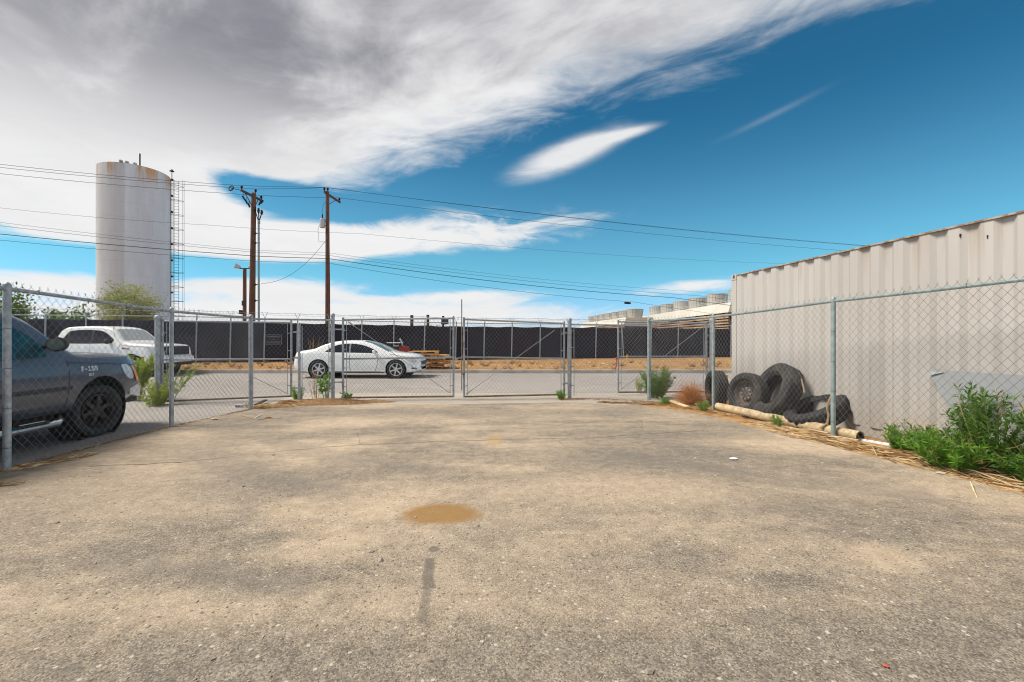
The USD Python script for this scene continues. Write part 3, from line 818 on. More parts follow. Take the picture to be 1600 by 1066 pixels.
th = thing('screened_fence', 'long fence covered in dark privacy fabric and topped with barbed wire across the street', 'fence', (*far_point(615), .29), world=True)
rngf = np.random.default_rng(4)
tops = []
for k, px in enumerate(far_px):
    p = far_point(px); zb = .29
    ft = np.interp(px, [0, 300, 460, 740, 1140], [498, 500.5, 505, 510.3, 513.5])
    zf = zt(0, ft, p[1])
    tops.append((p, zf))
    lean = np.array([.05, 0]) if px != 974 else np.array([-.12, 0])
    top = np.array([p[0] + lean[0], p[1] - .09, zf + .22])
    mb = MB().tube([(p[0], p[1] - .09, zb - .1), top], .032, 8)
    obj('post', mb, 'galvanised', th)
    arm = MB()
    for sgn in (-1, 1):
        arm.tube([top - [0, 0, .03], top + [sgn * .12, sgn * .10 * .3, .27]], .011, 5)
    obj('barbed_wire_arm', arm, 'galvanised', th)
for k in range(len(far_px) - 1):
    (a, za), (b, zb) = tops[k], tops[k + 1]
    n = 14; mz = 8
    L = np.linalg.norm(b - a)
    s = np.linspace(0, 1, n); tz = np.linspace(0, 1, mz)
    S, T = np.meshgrid(s, tz, indexing='ij')
    xy = a[None, None] + (b - a)[None, None] * S[..., None]
    bulge = (meshkit.fbm(np.stack([xy[..., 0] * .9, T * 2.0, xy[..., 1]], -1), 3, 9) - .5) * .16 * np.sin(np.pi * S) ** .5
    sag = -.03 * np.sin(np.pi * S) ** 2 * T
    z = .20 + (za + (zb - za) * S - .20) * T + sag
    v = np.stack([xy[..., 0], xy[..., 1] + bulge, z], -1).reshape(-1, 3)
    i, j = np.meshgrid(np.arange(n - 1), np.arange(mz - 1), indexing='ij')
    f = np.stack([i * mz + j, (i + 1) * mz + j, (i + 1) * mz + j + 1, i * mz + j + 1], -1).reshape(-1, 4)
    obj('privacy_screen', MB().raw(v, f), 'screen_dusty' if far_px[k] < 400 else 'screen_fabric', th, smooth=True)
    A, B = np.array([a[0], a[1] - .05, za + .17]), np.array([b[0], b[1] - .05, zb + .17])
    obj('top_rail', MB().tube([A, B], .02, 8), 'galvanised', th)
    obj('chain_link_mesh', chain_mesh(a - [0, .035], b - [0, .035], (za - .1, zb - .1), (za + .15, zb + .15), r=.0018, over=.03), 'galvanised_wire', th, smooth=False)
    bw = MB()
    for (dx, dy, dz) in ((-.11, -.03, .44), (.11, .03, .44), (-.06, -.015, .36)):
        A = np.array([a[0] + .05 + dx, a[1] - .09 + dy, za + dz + .02]); B = np.array([b[0] + .05 + dx, b[1] - .09 + dy, zb + dz + .02])
        mid = (A + B) / 2 - [0, 0, .03]
        bw.tube([A, mid, B], .004, 4, False)
        for q in np.arange(.15, L, .32):
            c = A + (B - A) * q / L - [0, 0, .03 * math.sin(math.pi * q / L)]
            bw.tube([c - [.02, 0, .02], c + [.02, 0, .02]], .0025, 3, False).tube([c - [-.02, 0, .02], c + [-.02, 0, .02]], .0025, 3, False)
    obj('barbed_wire', bw, 'galvanised_wire', th, smooth=False)
# small sign hung on the fabric
c = far_point(425.5); Ys = c[1] - .14
x0, x1, z1, z0 = wp(413.8, 523, Ys)[0], wp(438.5, 523, Ys)[0], zt(0, 523, Ys), zt(0, 538.2, Ys)
sg = thing('fence_sign', 'small black sign with pale border and worn lettering hung on the screened fence', 'sign', ((x0 + x1) / 2, Ys, z0), world=True)
sl = .213
w = x1 - x0; h = z1 - z0
S4 = np.eye(4); S4[:3, 0] = np.array([1, sl, 0]) / math.hypot(1, sl); S4[:3, 1] = [0, 0, 1]; S4[:3, 2] = np.array([sl, -1, 0]) / math.hypot(1, sl); S4[:3, 3] = [x0, Ys, z0]
obj('plate', MB().tm(trimesh.creation.box((w, h, .01), trimesh.transformations.translation_matrix((w / 2, h / 2, 0))), S4), 'sign_black', sg)
bm = MB()
for (cx_, cy_, ww, hh) in ((w / 2, .012, w, .024), (w / 2, h - .012, w, .024), (.012, h / 2, .024, h - .05), (w - .012, h / 2, .024, h - .05)):
    bm.tm(trimesh.creation.box((ww, hh, .008), trimesh.transformations.translation_matrix((cx_, cy_, .009))), S4)
obj('border', bm, 'sign_white', sg)
lm = MB(); rl = np.random.default_rng(3)
for (yy, hh, xa, xb) in ((.78, .10, .17, .82), (.52, .05, .38, .64), (.30, .04, .12, .88), (.19, .04, .12, .88)):
    x = xa
    while x < xb:
        ww = rl.uniform(.03, .06)
        lm.tm(trimesh.creation.box((ww * w, hh * h, .004), trimesh.transformations.translation_matrix(((x + ww / 2) * w, yy * h, .007))), S4)
        x += ww + rl.uniform(.012, .03)
obj('lettering', lm, 'sign_white', sg)
# dark posts and a box that stand behind the fabric
for (px, ptop, wd, box) in ((643.5, 493.5, 4.2, 0), (668.5, 493, 3.6, 0), (692.5, 494, 3.0, 1)):
    Y = 27.0
    p = wp(px, ptop, Y); r = wd / F * Y / 2
    if not box:
        obj('dark_post', MB().box((p[0], Y, (p[2] + .28) / 2), (2 * r, 2 * r, p[2] - .28)).lathe([(r * 1.3, -.03), (r * 1.3, .02), (.001, .05)], p, n=8), 'dark_wood', label=('thick' if px < 650 else 'thin') + ' dark wooden post rising behind the screened fence, ' + ('nearest the sedan roof' if px < 650 else 'between thicker post and black box'), cat='post', group='dark posts behind the screened fence')
    else:
        t2 = thing('equipment_box', 'black equipment box on a dark post rising behind the screened fence', 'box', (p[0], Y, .28), world=True)
        obj('post', MB().box((p[0], Y, (p[2] + .28) / 2), (2 * r, 2 * r, p[2] - .28)), 'dark_wood', t2)
        a, b = wp(690.5, 497.5, Y), wp(701, 507, Y)
        obj('box', MB().box(((a[0] + b[0]) / 2, Y - .15, (a[2] + b[2]) / 2), (b[0] - a[0], .25, a[2] - b[2])), 'black_plastic', t2)

# ---------------------------------------------------------------- water tank
def cyl(a):
    return np.array([math.cos(a), math.sin(a), 0])


tk = thing('water_tank', 'tall pale grey cylindrical water tank with rust streaks at its top rim', 'tank', TANK_C, world=True)
v, f = lathe([(TANK_R + .3, 0), (TANK_R + .3, .6), (TANK_R, .6), (TANK_R, TANK_H - TANK_C[2]), (TANK_R - .05, TANK_H - TANK_C[2] + .05)], 72)
obj('shell', MB().raw(v + TANK_C, f), 'tank_paint', tk)
zz = TANK_H - TANK_C[2] + .04
v, f = lathe([(TANK_R - .05, zz), (TANK_R * .6, zz + .25), (TANK_R * .25, zz + .4), (.01, zz + .45)], 72)
obj('roof', MB().raw(v + TANK_C, f), 'tank_paint', tk)
toC = -TANK_C[:2] / np.linalg.norm(TANK_C[:2]); rt = np.array([-toC[1], toC[0]])
if rt[0] < 0: rt = -rt
vent = TANK_C + np.append(toC * TANK_R * .8 + rt * TANK_R * .13, TANK_H - TANK_C[2])
obj('roof_mast', MB().tube([vent, vent + [0, 0, 2.3]], .11, 6), 'cable', tk)
rl_ = MB()
for q in (-.35, -.2, .0):
    c = TANK_C + np.append(toC * TANK_R * .93 + rt * TANK_R * q, TANK_H - TANK_C[2] + .1)
    rl_.lathe([(.28, 0), (.28, .25), (.001, .4)], c, n=8)
obj('roof_vent', rl_, 'stack_grey', tk)
# caged ladder on the right flank
base = TANK_C[:2] + rt * (TANK_R + .75) + toC * 1.0
ztop = zt(0, 282, base[1])
lad = MB(); wd = .34
p0, p1 = base - rt * wd, base + rt * wd
for p in (p0, p1):
    lad.tube([(*p, .3), (*p, ztop)], .032, 6)
for z in np.arange(.6, ztop, .55):
    lad.tube([(*p0, z), (*p1, z)], .028, 5)
obj('ladder', lad, 'cable', tk)
cg = MB()
for z in np.arange(3.0, ztop + .1, 2.6):
    a = np.linspace(0, 2 * np.pi, 13)
    cc = base + rt * .15
    cg.tube([(*(cc + rt * math.cos(q) * .95 + toC * math.sin(q) * .55), z) for q in a], .03, 5, False)
for q in (0, .8, 2.3, 3.14):
    pq = cc + rt * math.cos(q) * .95 + toC * math.sin(q) * .55
    cg.tube([(*pq, 3.0), (*pq, ztop + .1)], .024, 5)
obj('ladder_cage', cg, 'cable', tk)
ant = TANK_C[:2] + rt * (TANK_R + .12) + toC * .6
za = zt(0, 265, ant[1])
am_ = MB().tube([(*ant, .3), (*ant, za)], .055, 6).lathe([(.42, -.35), (.05, .05), (.001, .1)], (*ant, za), n=8)
for z in np.arange(4, TANK_H, 2.9):
    am_.box((*ant, z), (.36, .3, .28))
obj('antenna_pole', am_, 'cable', tk)

# ---------------------------------------------------------------- utility poles and overhead lines
def pole_line(u, Y0=28.0, X0=-16.6, s=.28):
    Y = (Y0 - s * X0) / (1 - s * u)
    return np.array([u * Y, Y])


PA = pole_line((394.5 - CX) / F); PB = pole_line((512 - CX) / F)
LD = np.array([1, .28]) / math.hypot(1, .28); LN = np.array([-LD[1], LD[0]])


def insulators(pts):
    mb = MB()
    for p in pts:
        mb.lathe([(.03, 0), (.03, .08), (.085, .09), (.05, .13), (.085, .15), (.05, .19), (.08, .2), (.03, .26), (.001, .27)], p, n=8)
    return mb


zA, zB = zt(0, 302, PA[1]), zt(0, 299.5, PB[1])
pa = thing('utility_pole', 'brown wooden utility pole with steel cable riser beside it, left of the other tall pole', 'utility pole', (*PA, .29), world=True)
obj('pole', MB().tube([(PA[0] - .06, PA[1], .2), (PA[0], PA[1], 5), (PA[0] + .08, PA[1], zA)], [.2, .175, .135], 12), 'utility_wood', pa)
TA = np.array([PA[0] + .08, PA[1], zA])
# crossarm runs towards the camera and away from it
ca0 = wp(379, 296, 25.6); ca1 = wp(407, 313.5, 31.0)
adir = np.array([.0, 1.0, 0]);
ca0 = TA + np.array([-.32, -.8, -.08]); ca1 = TA + np.array([.2, .55, -.3])
obj('crossarm', MB().bar(ca0, ca1, .1, .13).bar((ca0 + ca1) / 2 + (ca0 - ca1) * .32 + [0, 0, -.05], TA + [0, 0, -1.0], .03, .04).bar((ca0 + ca1) / 2 - (ca0 - ca1) * .32 + [0, 0, -.05], TA + [0, 0, -1.0], .03, .04), 'crossarm_wood', pa)
insA = [ca0 + (ca1 - ca0) * .03 + [0, 0, .06], ca0 + (ca1 - ca0) * .97 + [0, 0, .06], TA + np.array([.12, 0, .02])]
obj('insulator', insulators(insA), 'insulator', pa)
hw = MB()
for (dx, dy, dz) in ((-.28, -.6, -.5), (-.22, -.4, -.7), (.22, .3, -.55), (.25, .5, -.4), (-.15, -.25, -.85)):
    c = TA + np.array([dx, dy, dz]); hw.lathe([(.02, -.15), (.07, -.12), (.04, -.05), (.07, 0), (.04, .06), (.07, .1), (.02, .15)], c, (dx, dy, .8), 7).tube([c, c + [0, 0, .3]], .015, 4)
cc = ca0 + [-.3, -.5, -.05]
hw.tube([cc + [math.cos(q) * .13, math.sin(q) * .08, math.sin(q) * .17] for q in np.linspace(0, 6.2, 10)], .04, 5, False).tube([cc, ca0], .02, 5)
obj('hardware', hw, 'insulator', pa)
rs = wp(404.5, 402, PA[1] - .1); rx = rs[0]
zr = zt(0, 348, PA[1])
cd = MB().tube([(rx, PA[1] - .1, .2), (rx - .01, PA[1] - .1, zr)], .062, 10).lathe([(.08, -.1), (.08, .1), (.03, .14)], (rx, PA[1] - .1, zr), n=10)
obj('cable_riser', cd, 'conduit', pa)
so = MB()
for py in (365, 380, 445, 470):
    z = zt(0, py, PA[1]); so.bar((PA[0] + .1, PA[1], z), (rx + .05, PA[1] - .08, z), .05, .05).box((rx - .25, PA[1] - .1, z), (.05, .18, .12))
obj('standoff', so, 'cable', pa)
ph = MB()
for (px, py) in ((398, 328), (404, 330), (409, 333)):
    t = wp(px, py, PA[1] - .1)
    ph.tube([(rx, PA[1] - .1, zr), t], [.025, .035], 6).lathe([(.03, 0), (.1, .03), (.05, .1), (.1, .13), (.05, .2), (.09, .23), (.001, .32)], t - [0, 0, .1], n=8)
obj('pothead', ph, 'insulator', pa)
pb = thing('utility_pole', 'brown wooden utility pole carrying a grey transformer can, behind the sedan', 'utility pole', (*PB, .29), world=True)
obj('pole', MB().tube([(PB[0], PB[1], .2), (PB[0], PB[1], 5), (PB[0] - .02, PB[1], zB)], [.165, .15, .115], 12), 'utility_wood', pb)
TB = np.array([PB[0], PB[1], zB])
cb0 = TB + np.array([-.12, -.25, -.1]); cb1 = TB + np.array([.3, 1.35, -.3])
obj('crossarm', MB().bar(cb0, cb1, .1, .12).bar(cb1 + (cb0 - cb1) * .25, TB + [0, 0, -.9], .025, .04), 'crossarm_wood', pb)
insB = [cb0 + [0, 0, .05], cb1 + [-.03, -.06, .05], TB + [0, 0, .02]]
obj('insulator', insulators(insB), 'insulator', pb)
tc = wp(503.8, 356, PB[1] - .1)
obj('transformer', MB().lathe([(.001, 0), (.15, 0), (.165, .03), (.165, .52), (.17, .54), (.15, .6), (.05, .64), (.001, .65)], tc, n=16).box(tc + [.2, .05, .15], (.1, .06, .08)).box(tc + [.2, .05, .45], (.1, .06, .08)), 'transformer_grey', pb)
obj('bushing', MB().lathe([(.03, .6), (.05, .66), (.03, .72), (.05, .78), (.03, .9)], tc, n=8).tube([tc + [0, 0, .9], tc + [.05, 0, 1.6], tc + [.3, .1, 1.9]], .012, 4).tube([tc + [-.14, 0, .3], tc + [-.3, 0, -.1], tc + [-.25, 0, -.9], tc + [.3, 0, -1.0]], .012, 4), 'insulator', pb)
pc = thing('floodlight_pole', 'short dark pole with two floodlight heads left of the riser pole', 'lamp post', (*wp(382.5, 493, 45)[:2], .3), world=True)
c0 = wp(382, 497, 45); c1 = wp(382.5, 420, 45)
obj('pole', MB().tube([(c0[0], 45, .2), c1], [.2, .17], 8), 'utility_wood', pc)
obj('bracket', MB().bar(c1 + [-.55, 0, .02], c1 + [.5, 0, .02], .08, .08).box(c1 + [.1, -.3, -3.6], (.3, .3, .5)).box(c1 + [-.3, -.2, -4.5], (.2, .3, .4)), 'cable', pc)
for sg_ in (-1, 1):
    obj('floodlight', MB().lathe([(.08, -.3), (.16, -.2), (.26, .15), (.28, .22), (.001, .24)], c1 + [sg_ * .68, -.1, .22], (sg_ * 1.0, -.5, .35), 12), 'transformer_grey', pc)

rngw = np.random.default_rng(8)


def wire(label, pts, r, sag, mat='cable', extra=None):
    """A line hung through world points, sagging between each two."""
    out = []
    for a, b, s in zip(pts[:-1], pts[1:], sag):
        t = np.linspace(0, 1, 17)
        c = np.asarray(a)[None] + (np.asarray(b) - a)[None] * t[:, None]
        c[:, 2] -= 4 * s * t * (1 - t)
        out.append(c if not out else c[1:])
    mb = MB().tube(np.vstack(out), r, 5, False)
    if extra is None:
        return obj('power_line', mb, mat, label=label, cat='power line', group='overhead lines along the street')
    t_ = thing('power_line', label, 'power line', (0, 0, 0), group='overhead lines along the street')
    obj('wire', mb, mat, t_)
    obj('splice_case', extra, mat, t_)


def linept(px, py, base=None, s=.28, off=0.0):
    """Point on the vertical plane of the pole line (moved by off across it) seen at a pixel."""
    u = (px - CX) / F
    Y0 = 28.0 - s * -16.6 + off * math.hypot(1, s)
    Y = Y0 / (1 - s * u)
    return np.array([u * Y, Y, zt(0, py, Y)])


upper = [(0, 256.5, 'topmost overhead power line, on the near end of the crossarms'), (1, 262, 'upper overhead power line, between the other two crossarm lines'), (2, 272, 'lowest of the upper overhead power lines, on the far end of crossarms')]
ends = [(1362, 377.5), (1330, 376), (1330, 386)]
for (k, py, lab), e in zip(upper, ends):
    off = (-1.0, .1, 1.2)[k]
    A = insA[(0, 2, 1)[k]] + [0, 0, .25]; B = insB[(0, 2, 1)[k]] + [0, 0, .25]
    L0 = linept(-120, py - 14, off=off)
    E0 = linept(*e, off=off); E1 = E0 + (E0 - B) * .35
    wire(lab, [L0, A, B, E1], .012, [.15, .02, .55])
lower = [(362, 400, 404, (1050, 465), .020, 'thick black overhead cable, strongest of the lower lines'), (347, 394, 399, (1090, 462), .010, 'thin overhead line just above the thick black cable'),
         (341, 391, 395, (1090, 456), .008, 'thinnest overhead line above the lower cables'), (372, 408, 411, (990, 472), .011, 'lowest overhead cable, carrying a small black splice case')]
for (yl, ya, yb, e, r, lab) in lower:
    L0 = linept(-120, yl - 9, off=-.25); A = linept(396, ya, off=-.25); B = linept(512, yb, off=-.25)
    E0 = linept(*e, off=-.25); E1 = E0 + (E0 - B) * .9
    ex = None
    if 'splice' in lab:
        s0 = linept(975, 473.3, off=-.25); s1 = linept(986, 473.9, off=-.25)
        ex = MB().tube([s0, s0 + (s1 - s0) * .15, s0 + (s1 - s0) * .85, s1], [.03, .085, .085, .03], 8)
    wire(lab, [L0, A, B, E0, E1], r, [.1, .02, .3, .15], extra=ex)
far1, far2 = wp(560, 365, 45), wp(1230, 412, 75)
wire('faint distant overhead line crossing the blue sky right of the poles', [wp(-60, 318, 40), wp(330, 352, 42), far1, far2, far2 + (far2 - far1) * .2], .012, [.2, .1, .5, 0], 'cable')
dA, dB = wp(408, 443, PA[1] - .1), wp(511, 373, PB[1])
wire('slack drop wire curving from the transformer pole down to the cable riser', [dB, dA], .011, [.75])

# ---------------------------------------------------------------- cooling towers far right
def cooling_tower(label, row0, rowdir, n, spacing, D, ztop, zdeck, zlow, hw_, y_extra, flare, stack_label=None):
    rd = np.array(rowdir, float); rd /= np.linalg.norm(rd)
    nr = np.array([rd[1], -rd[0]])
    if nr[0] < 0: nr = -nr
    th = thing('cooling_tower', label, 'building', (*row0, .29), world=True)
    a = np.array(row0) - rd * y_extra; b = np.array(row0) + rd * (spacing * (n - 1) + y_extra)
    def q(p, off, z): return np.append(p + nr * off, z)
    # casing: deck edge, sloping fascia, then the air inlet
    mb = MB()
    secs = [(-hw_, zdeck), (-hw_ - .9, zlow), (hw_ + .9, zlow), (hw_, zdeck)]
    v = [q(p, o, z) for p in (a, b) for (o, z) in secs]
    mb.raw(v, [[0, 1, 5, 4], [1, 2, 6, 5], [2, 3, 7, 6], [3, 0, 4, 7]]).raw(v, [[0, 3, 2, 1], [4, 5, 6, 7]])
    obj('casing', mb, 'tower_cream', th, smooth=False)
    rim = MB()
    for o in (-hw_ - .06, hw_ + .06):
        rim.bar(q(a, o, zdeck + .5), q(b, o, zdeck + .5), .08, .08).bar(q(a, o, zdeck + 1.0), q(b, o, zdeck + 1.0), .08, .08)
        for t in np.linspace(0, 1, 30):
            p = a + (b - a) * t; rim.tube([q(p, o, zdeck), q(p, o, zdeck + 1.0)], .04, 4)
    obj('handrail', rim, 'tower_cream', th)
    nl = 10
    for k in range(nl):
        z = .8 + (zlow - 1.0) * (k + .5) / nl
        o = -hw_ - .5 - .3 * k / nl
        obj('louvre', MB().bar(q(a, o, z), q(b, o, z), .5, (zlow - 1.0) / nl * .55), 'louvre_rust', th)
    cols = MB()
    for t in np.linspace(0, 1, 26):
        p = a + (b - a) * t; cols.bar(q(p, -hw_ - .2, .3), q(p, -hw_ - .6, zlow), .35, .35)
    obj('columns', cols, 'dark_wood', th)
    core = MB().raw([q(p, o, z) for p in (a, b) for (o, z) in ((-hw_ + .8, .2), (hw_ - .8, .2), (hw_ - .8, zlow), (-hw_ + .8, zlow))], [[0, 1, 5, 4], [1, 2, 6, 5], [2, 3, 7, 6], [3, 0, 4, 7], [0, 3, 2, 1], [4, 5, 6, 7]])
    obj('fill', core, 'dark_wood', th, smooth=False)
    for k in range(n):
        p = np.array(row0) + rd * spacing * k
        h = ztop - zdeck
        r = D / 2
        pr = [(r * (1 - flare), 0), (r * (1 - flare), .15 * h), (r * (1 - flare * .55), .55 * h), (r, h * .95), (r * 1.02, h * .95), (r * 1.02, h), (r * .96, h), (r * .9, h * .6), (r * .9, h * .3)]
        st = obj('fan_stack', MB().lathe(pr, (*p, zdeck), n=28), 'stack_grey', th)
        rib = MB()
        for e in np.arange(20) / 20 * 2 * np.pi:
            rib.tube([np.append(p + np.array([math.cos(e), math.sin(e)]) * (rr + .04), zdeck + hh) for rr, hh in pr[1:4]], .06, 4, False)
        obj('stack_rib', rib, 'stack_grey', th)


ct0 = wp(1157, 455, 136)
cooling_tower('large cooling tower with wide fan stacks and cream casing, right beside the shipping container corner', (ct0[0], 136), (-.03, 1), 6, 14.5, 6.7, 16.9, 12.3, 9.3, 7.0, 7.5, .07)
ct1 = wp(992, 484, 177)
cooling_tower('smaller distant cooling tower with a row of seven flared fan stacks', (ct1[0], 177), (-.105, 1), 7, 9.4, 6.6, 13.5, 10.0, 7.4, 5.5, 5.0, .14)

# ---------------------------------------------------------------- vegetation builders
def leaf_quads(cent, size, rng, up=.3, aspect=.45, dirs=None):
    """Folded little leaves at the points cent."""
    n = len(cent)
    d = rng.normal(size=(n, 3)) if dirs is None else dirs + rng.normal(size=(n, 3)) * .35
    d[:, 2] += up; d /= np.linalg.norm(d, axis=1, keepdims=True)
    o = rng.normal(size=(n, 3)); o -= d * (o * d).sum(1, keepdims=True); o /= np.linalg.norm(o, axis=1, keepdims=True)
    nn = np.cross(d, o)
    s = (np.asarray(size) * rng.uniform(.65, 1.35, n))[:, None]
    v = np.stack([cent, cent + d * s * .5 + o * s * aspect * .5 + nn * s * .06, cent + d * s, cent + d * s * .5 - o * s * aspect * .5 + nn * s * .06], 1).reshape(-1, 3)
    i = np.arange(n) * 4
    f = np.vstack([np.stack([i, i + 1, i + 2], 1), np.stack([i, i + 2, i + 3], 1)])
    return v, f


def tree(name, label, x, y, h, crown_r, leafmat, seed, n_leaf=5000, leaf=.16, trunk_r=.1, squash=1.0, low=.35, group=None, airy=.5):
    rng = np.random.default_rng(seed)
    z0 = float(ground_z(np.array([x]), np.array([y]))[0])
    th = thing(name, label, 'tree', (x, y, z0))
    tips = []
    tr = MB()
    nb = 11
    fork = h * low
    tr.tube([(0, 0, -.1), (.04, .02, fork * .5), (0, .05, fork)], [trunk_r, trunk_r * .8, trunk_r * .65], 8)
    for k in range(nb):
        a = k / nb * 2 * np.pi + rng.uniform(-.3, .3); e = rng.uniform(.25, 1.0)
        end = np.array([math.cos(a) * crown_r * e, math.sin(a) * crown_r * e, h * rng.uniform(.62, .98) * (1.04 - .28 * e)])
        mid = end * [.45, .45, .5] + [0, 0, fork * .5] + rng.normal(size=3) * .08
        tr.tube([(0, 0, fork * rng.uniform(.6, 1.0)), mid, end], [trunk_r * .5, trunk_r * .32, trunk_r * .12], 6)
        for t in np.linspace(.35, 1, 7):
            c = (1 - t) ** 2 * np.array([0, 0, fork]) + 2 * t * (1 - t) * mid + t * t * end
            q = c + rng.normal(size=3) * crown_r * .2 * [1, 1, .7]
            tr.tube([c, q], trunk_r * .09, 4, False); tips.append(q)
    tips = np.array(tips)
    obj('trunk', tr, 'bark', th)
    w = rng.dirichlet(np.ones(len(tips)) * 1.6)
    pick = rng.choice(len(tips), n_leaf, p=w)
    rad = crown_r * .17 * (.6 + airy)
    c = tips[pick] + rng.normal(size=(n_leaf, 3)) * rad * [1, 1, .75 * squash]
    c = c[c[:, 2] > fork * .55]
    obj('crown', MB().raw(*leaf_quads(c, leaf, rng, .2)), leafmat, th, smooth=False)
    return th


p = wp(200, 500, 30); tree('desert_tree', 'feathery grey green tree in front of the water tank', p[0], 30.0, 5.3, 1.9, 'leaf_pale', 11, 15000, .15, .1, low=.2, airy=.55)
p = wp(98, 500, 25.5); tree('leafy_tree', 'spreading bright green branches above the screened fence, left of the tank', p[0], 25.5, 3.15, 1.35, 'leaf_tree', 12, 2600, .2, .07, low=.45, airy=.3)
p = wp(62, 500, 27); tree('leafy_tree', 'low green foliage over the screened fence between the nearest fence post and tank', p[0], 27.0, 2.15, 1.6, 'leaf_olive', 13, 2200, .16, .07, low=.35, airy=.6)
p = wp(2, 500, 25); tree('leafy_tree', 'green tree at the left edge beyond the nearest fence post', p[0], 25.0, 4.2, 1.5, 'leaf_tree', 14, 2600, .2, .09, low=.4, airy=.5)
p = wp(677, 508, 30); tree('leafy_tree', 'tiny tuft of treetop showing over the screened fence by the dark posts', p[0], 30.0, 2.55, .7, 'leaf_olive', 15, 500, .16, .05, low=.4)


def weed(name, label, x, y, h, spread, nst, per, leaf, leafmat, seed, cat='weed', group=None, lean=(0, 0), stemmat='stem_green', aspect=.22, flowers=0, z=None, stem_r=.005, bare=.12):
    """A clump of upright stems with narrow leaves."""
    rng = np.random.default_rng(seed)
    z0 = 0.0 if z is None else z
    th = thing(name, label, cat, (x, y, z0), group=group)
    st = MB(); cs, ds = [], []; fl = MB()
    for k in range(nst):
        a = rng.uniform(0, 2 * np.pi); r0 = spread * .35 * math.sqrt(rng.uniform()); out = spread * rng.uniform(.15, .75)
        hh = h * rng.uniform(.45, 1.0) * (1 - .25 * out / max(spread, .01))
        b = np.array([math.cos(a) * r0, math.sin(a) * r0, -.02])
        e = b + np.array([math.cos(a) * out + lean[0] * hh, math.sin(a) * out + lean[1] * hh, hh])
        m_ = (b + e) / 2 + np.array([-math.cos(a) * out * .12, -math.sin(a) * out * .12, hh * .06])
        t = np.linspace(0, 1, 6)[:, None]
        c = (1 - t) ** 2 * b + 2 * t * (1 - t) * m_ + t * t * e
        st.tube(c, np.linspace(stem_r, stem_r * .35, 6), 4, False)
        tt = rng.uniform(bare, 1.0, per)[:, None]
        cc = (1 - tt) ** 2 * b + 2 * tt * (1 - tt) * m_ + tt * tt * e
        tan = 2 * (1 - tt) * (m_ - b) + 2 * tt * (e - m_)
        tan /= np.linalg.norm(tan, axis=1, keepdims=True)
        sd = rng.normal(size=(per, 3)); sd -= tan * (sd * tan).sum(1, keepdims=True); sd /= np.linalg.norm(sd, axis=1, keepdims=True)
        cs.append(cc); ds.append(sd * .8 + tan * .65)
    cs, ds = np.vstack(cs), np.vstack(ds)
    obj('stems', st, stemmat, th)
    if nst >= 30 and stemmat == 'stem_green':
        dd = MB()
        for k in range(nst // 5):
            a = rng.uniform(0, 2 * np.pi); r0 = spread * .4; L = h * rng.uniform(.5, 1.08)
            b = np.array([math.cos(a) * r0 * rng.uniform(), math.sin(a) * r0 * rng.uniform(), 0])
            e = b + np.array([math.cos(a) * spread * rng.uniform(.2, .9), math.sin(a) * spread * rng.uniform(.2, .9), L])
            dd.tube([b, (b + e) / 2 + rng.normal(size=3) * .03, e], [.004, .003, .0015], 4, False)
            for q in range(4):
                p_ = b + (e - b) * rng.uniform(.5, 1); dd.tube([p_, p_ + rng.normal(size=3) * .05 + [0, 0, .04]], .0015, 3, False)
        obj('dead_stems', dd, 'straw', th, smooth=False)
    tone = rng.uniform(size=len(cs)) < (.28 if leafmat == 'leaf_green' else 0)
    obj('leaves', MB().raw(*leaf_quads(cs[~tone], leaf, rng, .1, aspect, ds[~tone])), leafmat, th, smooth=False)
    if tone.any(): obj('leaves', MB().raw(*leaf_quads(cs[tone], leaf * .9, rng, .1, aspect, ds[tone])), 'leaf_bright', th, smooth=False, label='paler young leaves')
    if flowers:
        sc = -cs[:, 1] - .4 * cs[:, 0] + rng.normal(size=len(cs)) * .05
        band = np.where((cs[:, 2] > h * .3) & (cs[:, 2] < h * .72) & (cs[:, 0] < spread * .3), sc, -9)
        top = cs[np.argsort(-band)[:flowers * 5]][rng.permutation(flowers * 5)[:flowers]]
        for c in top + [-.01, -.03, .01]:
            for e in range(5):
                q = e / 5 * 2 * np.pi
                d = np.array([math.cos(q), -.3, math.sin(q)]) * .026
                fl.raw([c, c + d + [0, 0, .008], c + d * 1.1 + [.01, 0, -.01]], [[0, 1, 2]])
        tag(stage.GetPrimAtPath(obj('flowers', fl, 'petal', th, smooth=False)), kind='stuff')
    return th

# ---------------------------------------------------------------- shipping container
KP = np.array([4.65, 9.22]); KD = np.array([.146, -.989]); KD /= np.linalg.norm(KD); KN = np.array([-KD[1], KD[0]]); KN = -KN if KN[0] > 0 else KN   # KN points at the yard
KL, KH, KZ0, KW = 12.19, 2.755, .0, 2.44
kt = thing('shipping_container', 'long beige corrugated steel shipping container behind the right fence', 'container', (*KP, 0), world=True)


def kp(s, o, z):
    """s along the wall from the far corner, o out of the wall plane towards the yard."""
    return np.append(KP + KD * s + KN * o, z)


pitch, dep = .322, .044
s = .17; prof = []
while s < KL - .45:
    for (ds, o) in ((0, -.004), (.115, -.004), (.170, -dep), (.262, -dep)):
        prof.append((s + ds, o))
    s += pitch
prof.append((s, -.004)); prof.append((KL - .16, -.004))
cw = MB(); zb, ztp = .145, KH - .03
v = []
for (a, o) in prof:
    v += [kp(a, o, zb), kp(a, o, ztp)]
i = np.arange(len(prof) - 1) * 2
cw.raw(np.array(v), np.stack([i, i + 2, i + 3, i + 1], 1))
obj('corrugated_wall', cw, 'container_paint', kt, smooth=False)


def kbox(mb, s0, s1, o0, o1, z0, z1):
    P = [kp(a, o, z) for a in (s0, s1) for o in (o0, o1) for z in (z0, z1)]
    return mb.tm(trimesh.convex.convex_hull(np.array(P)))


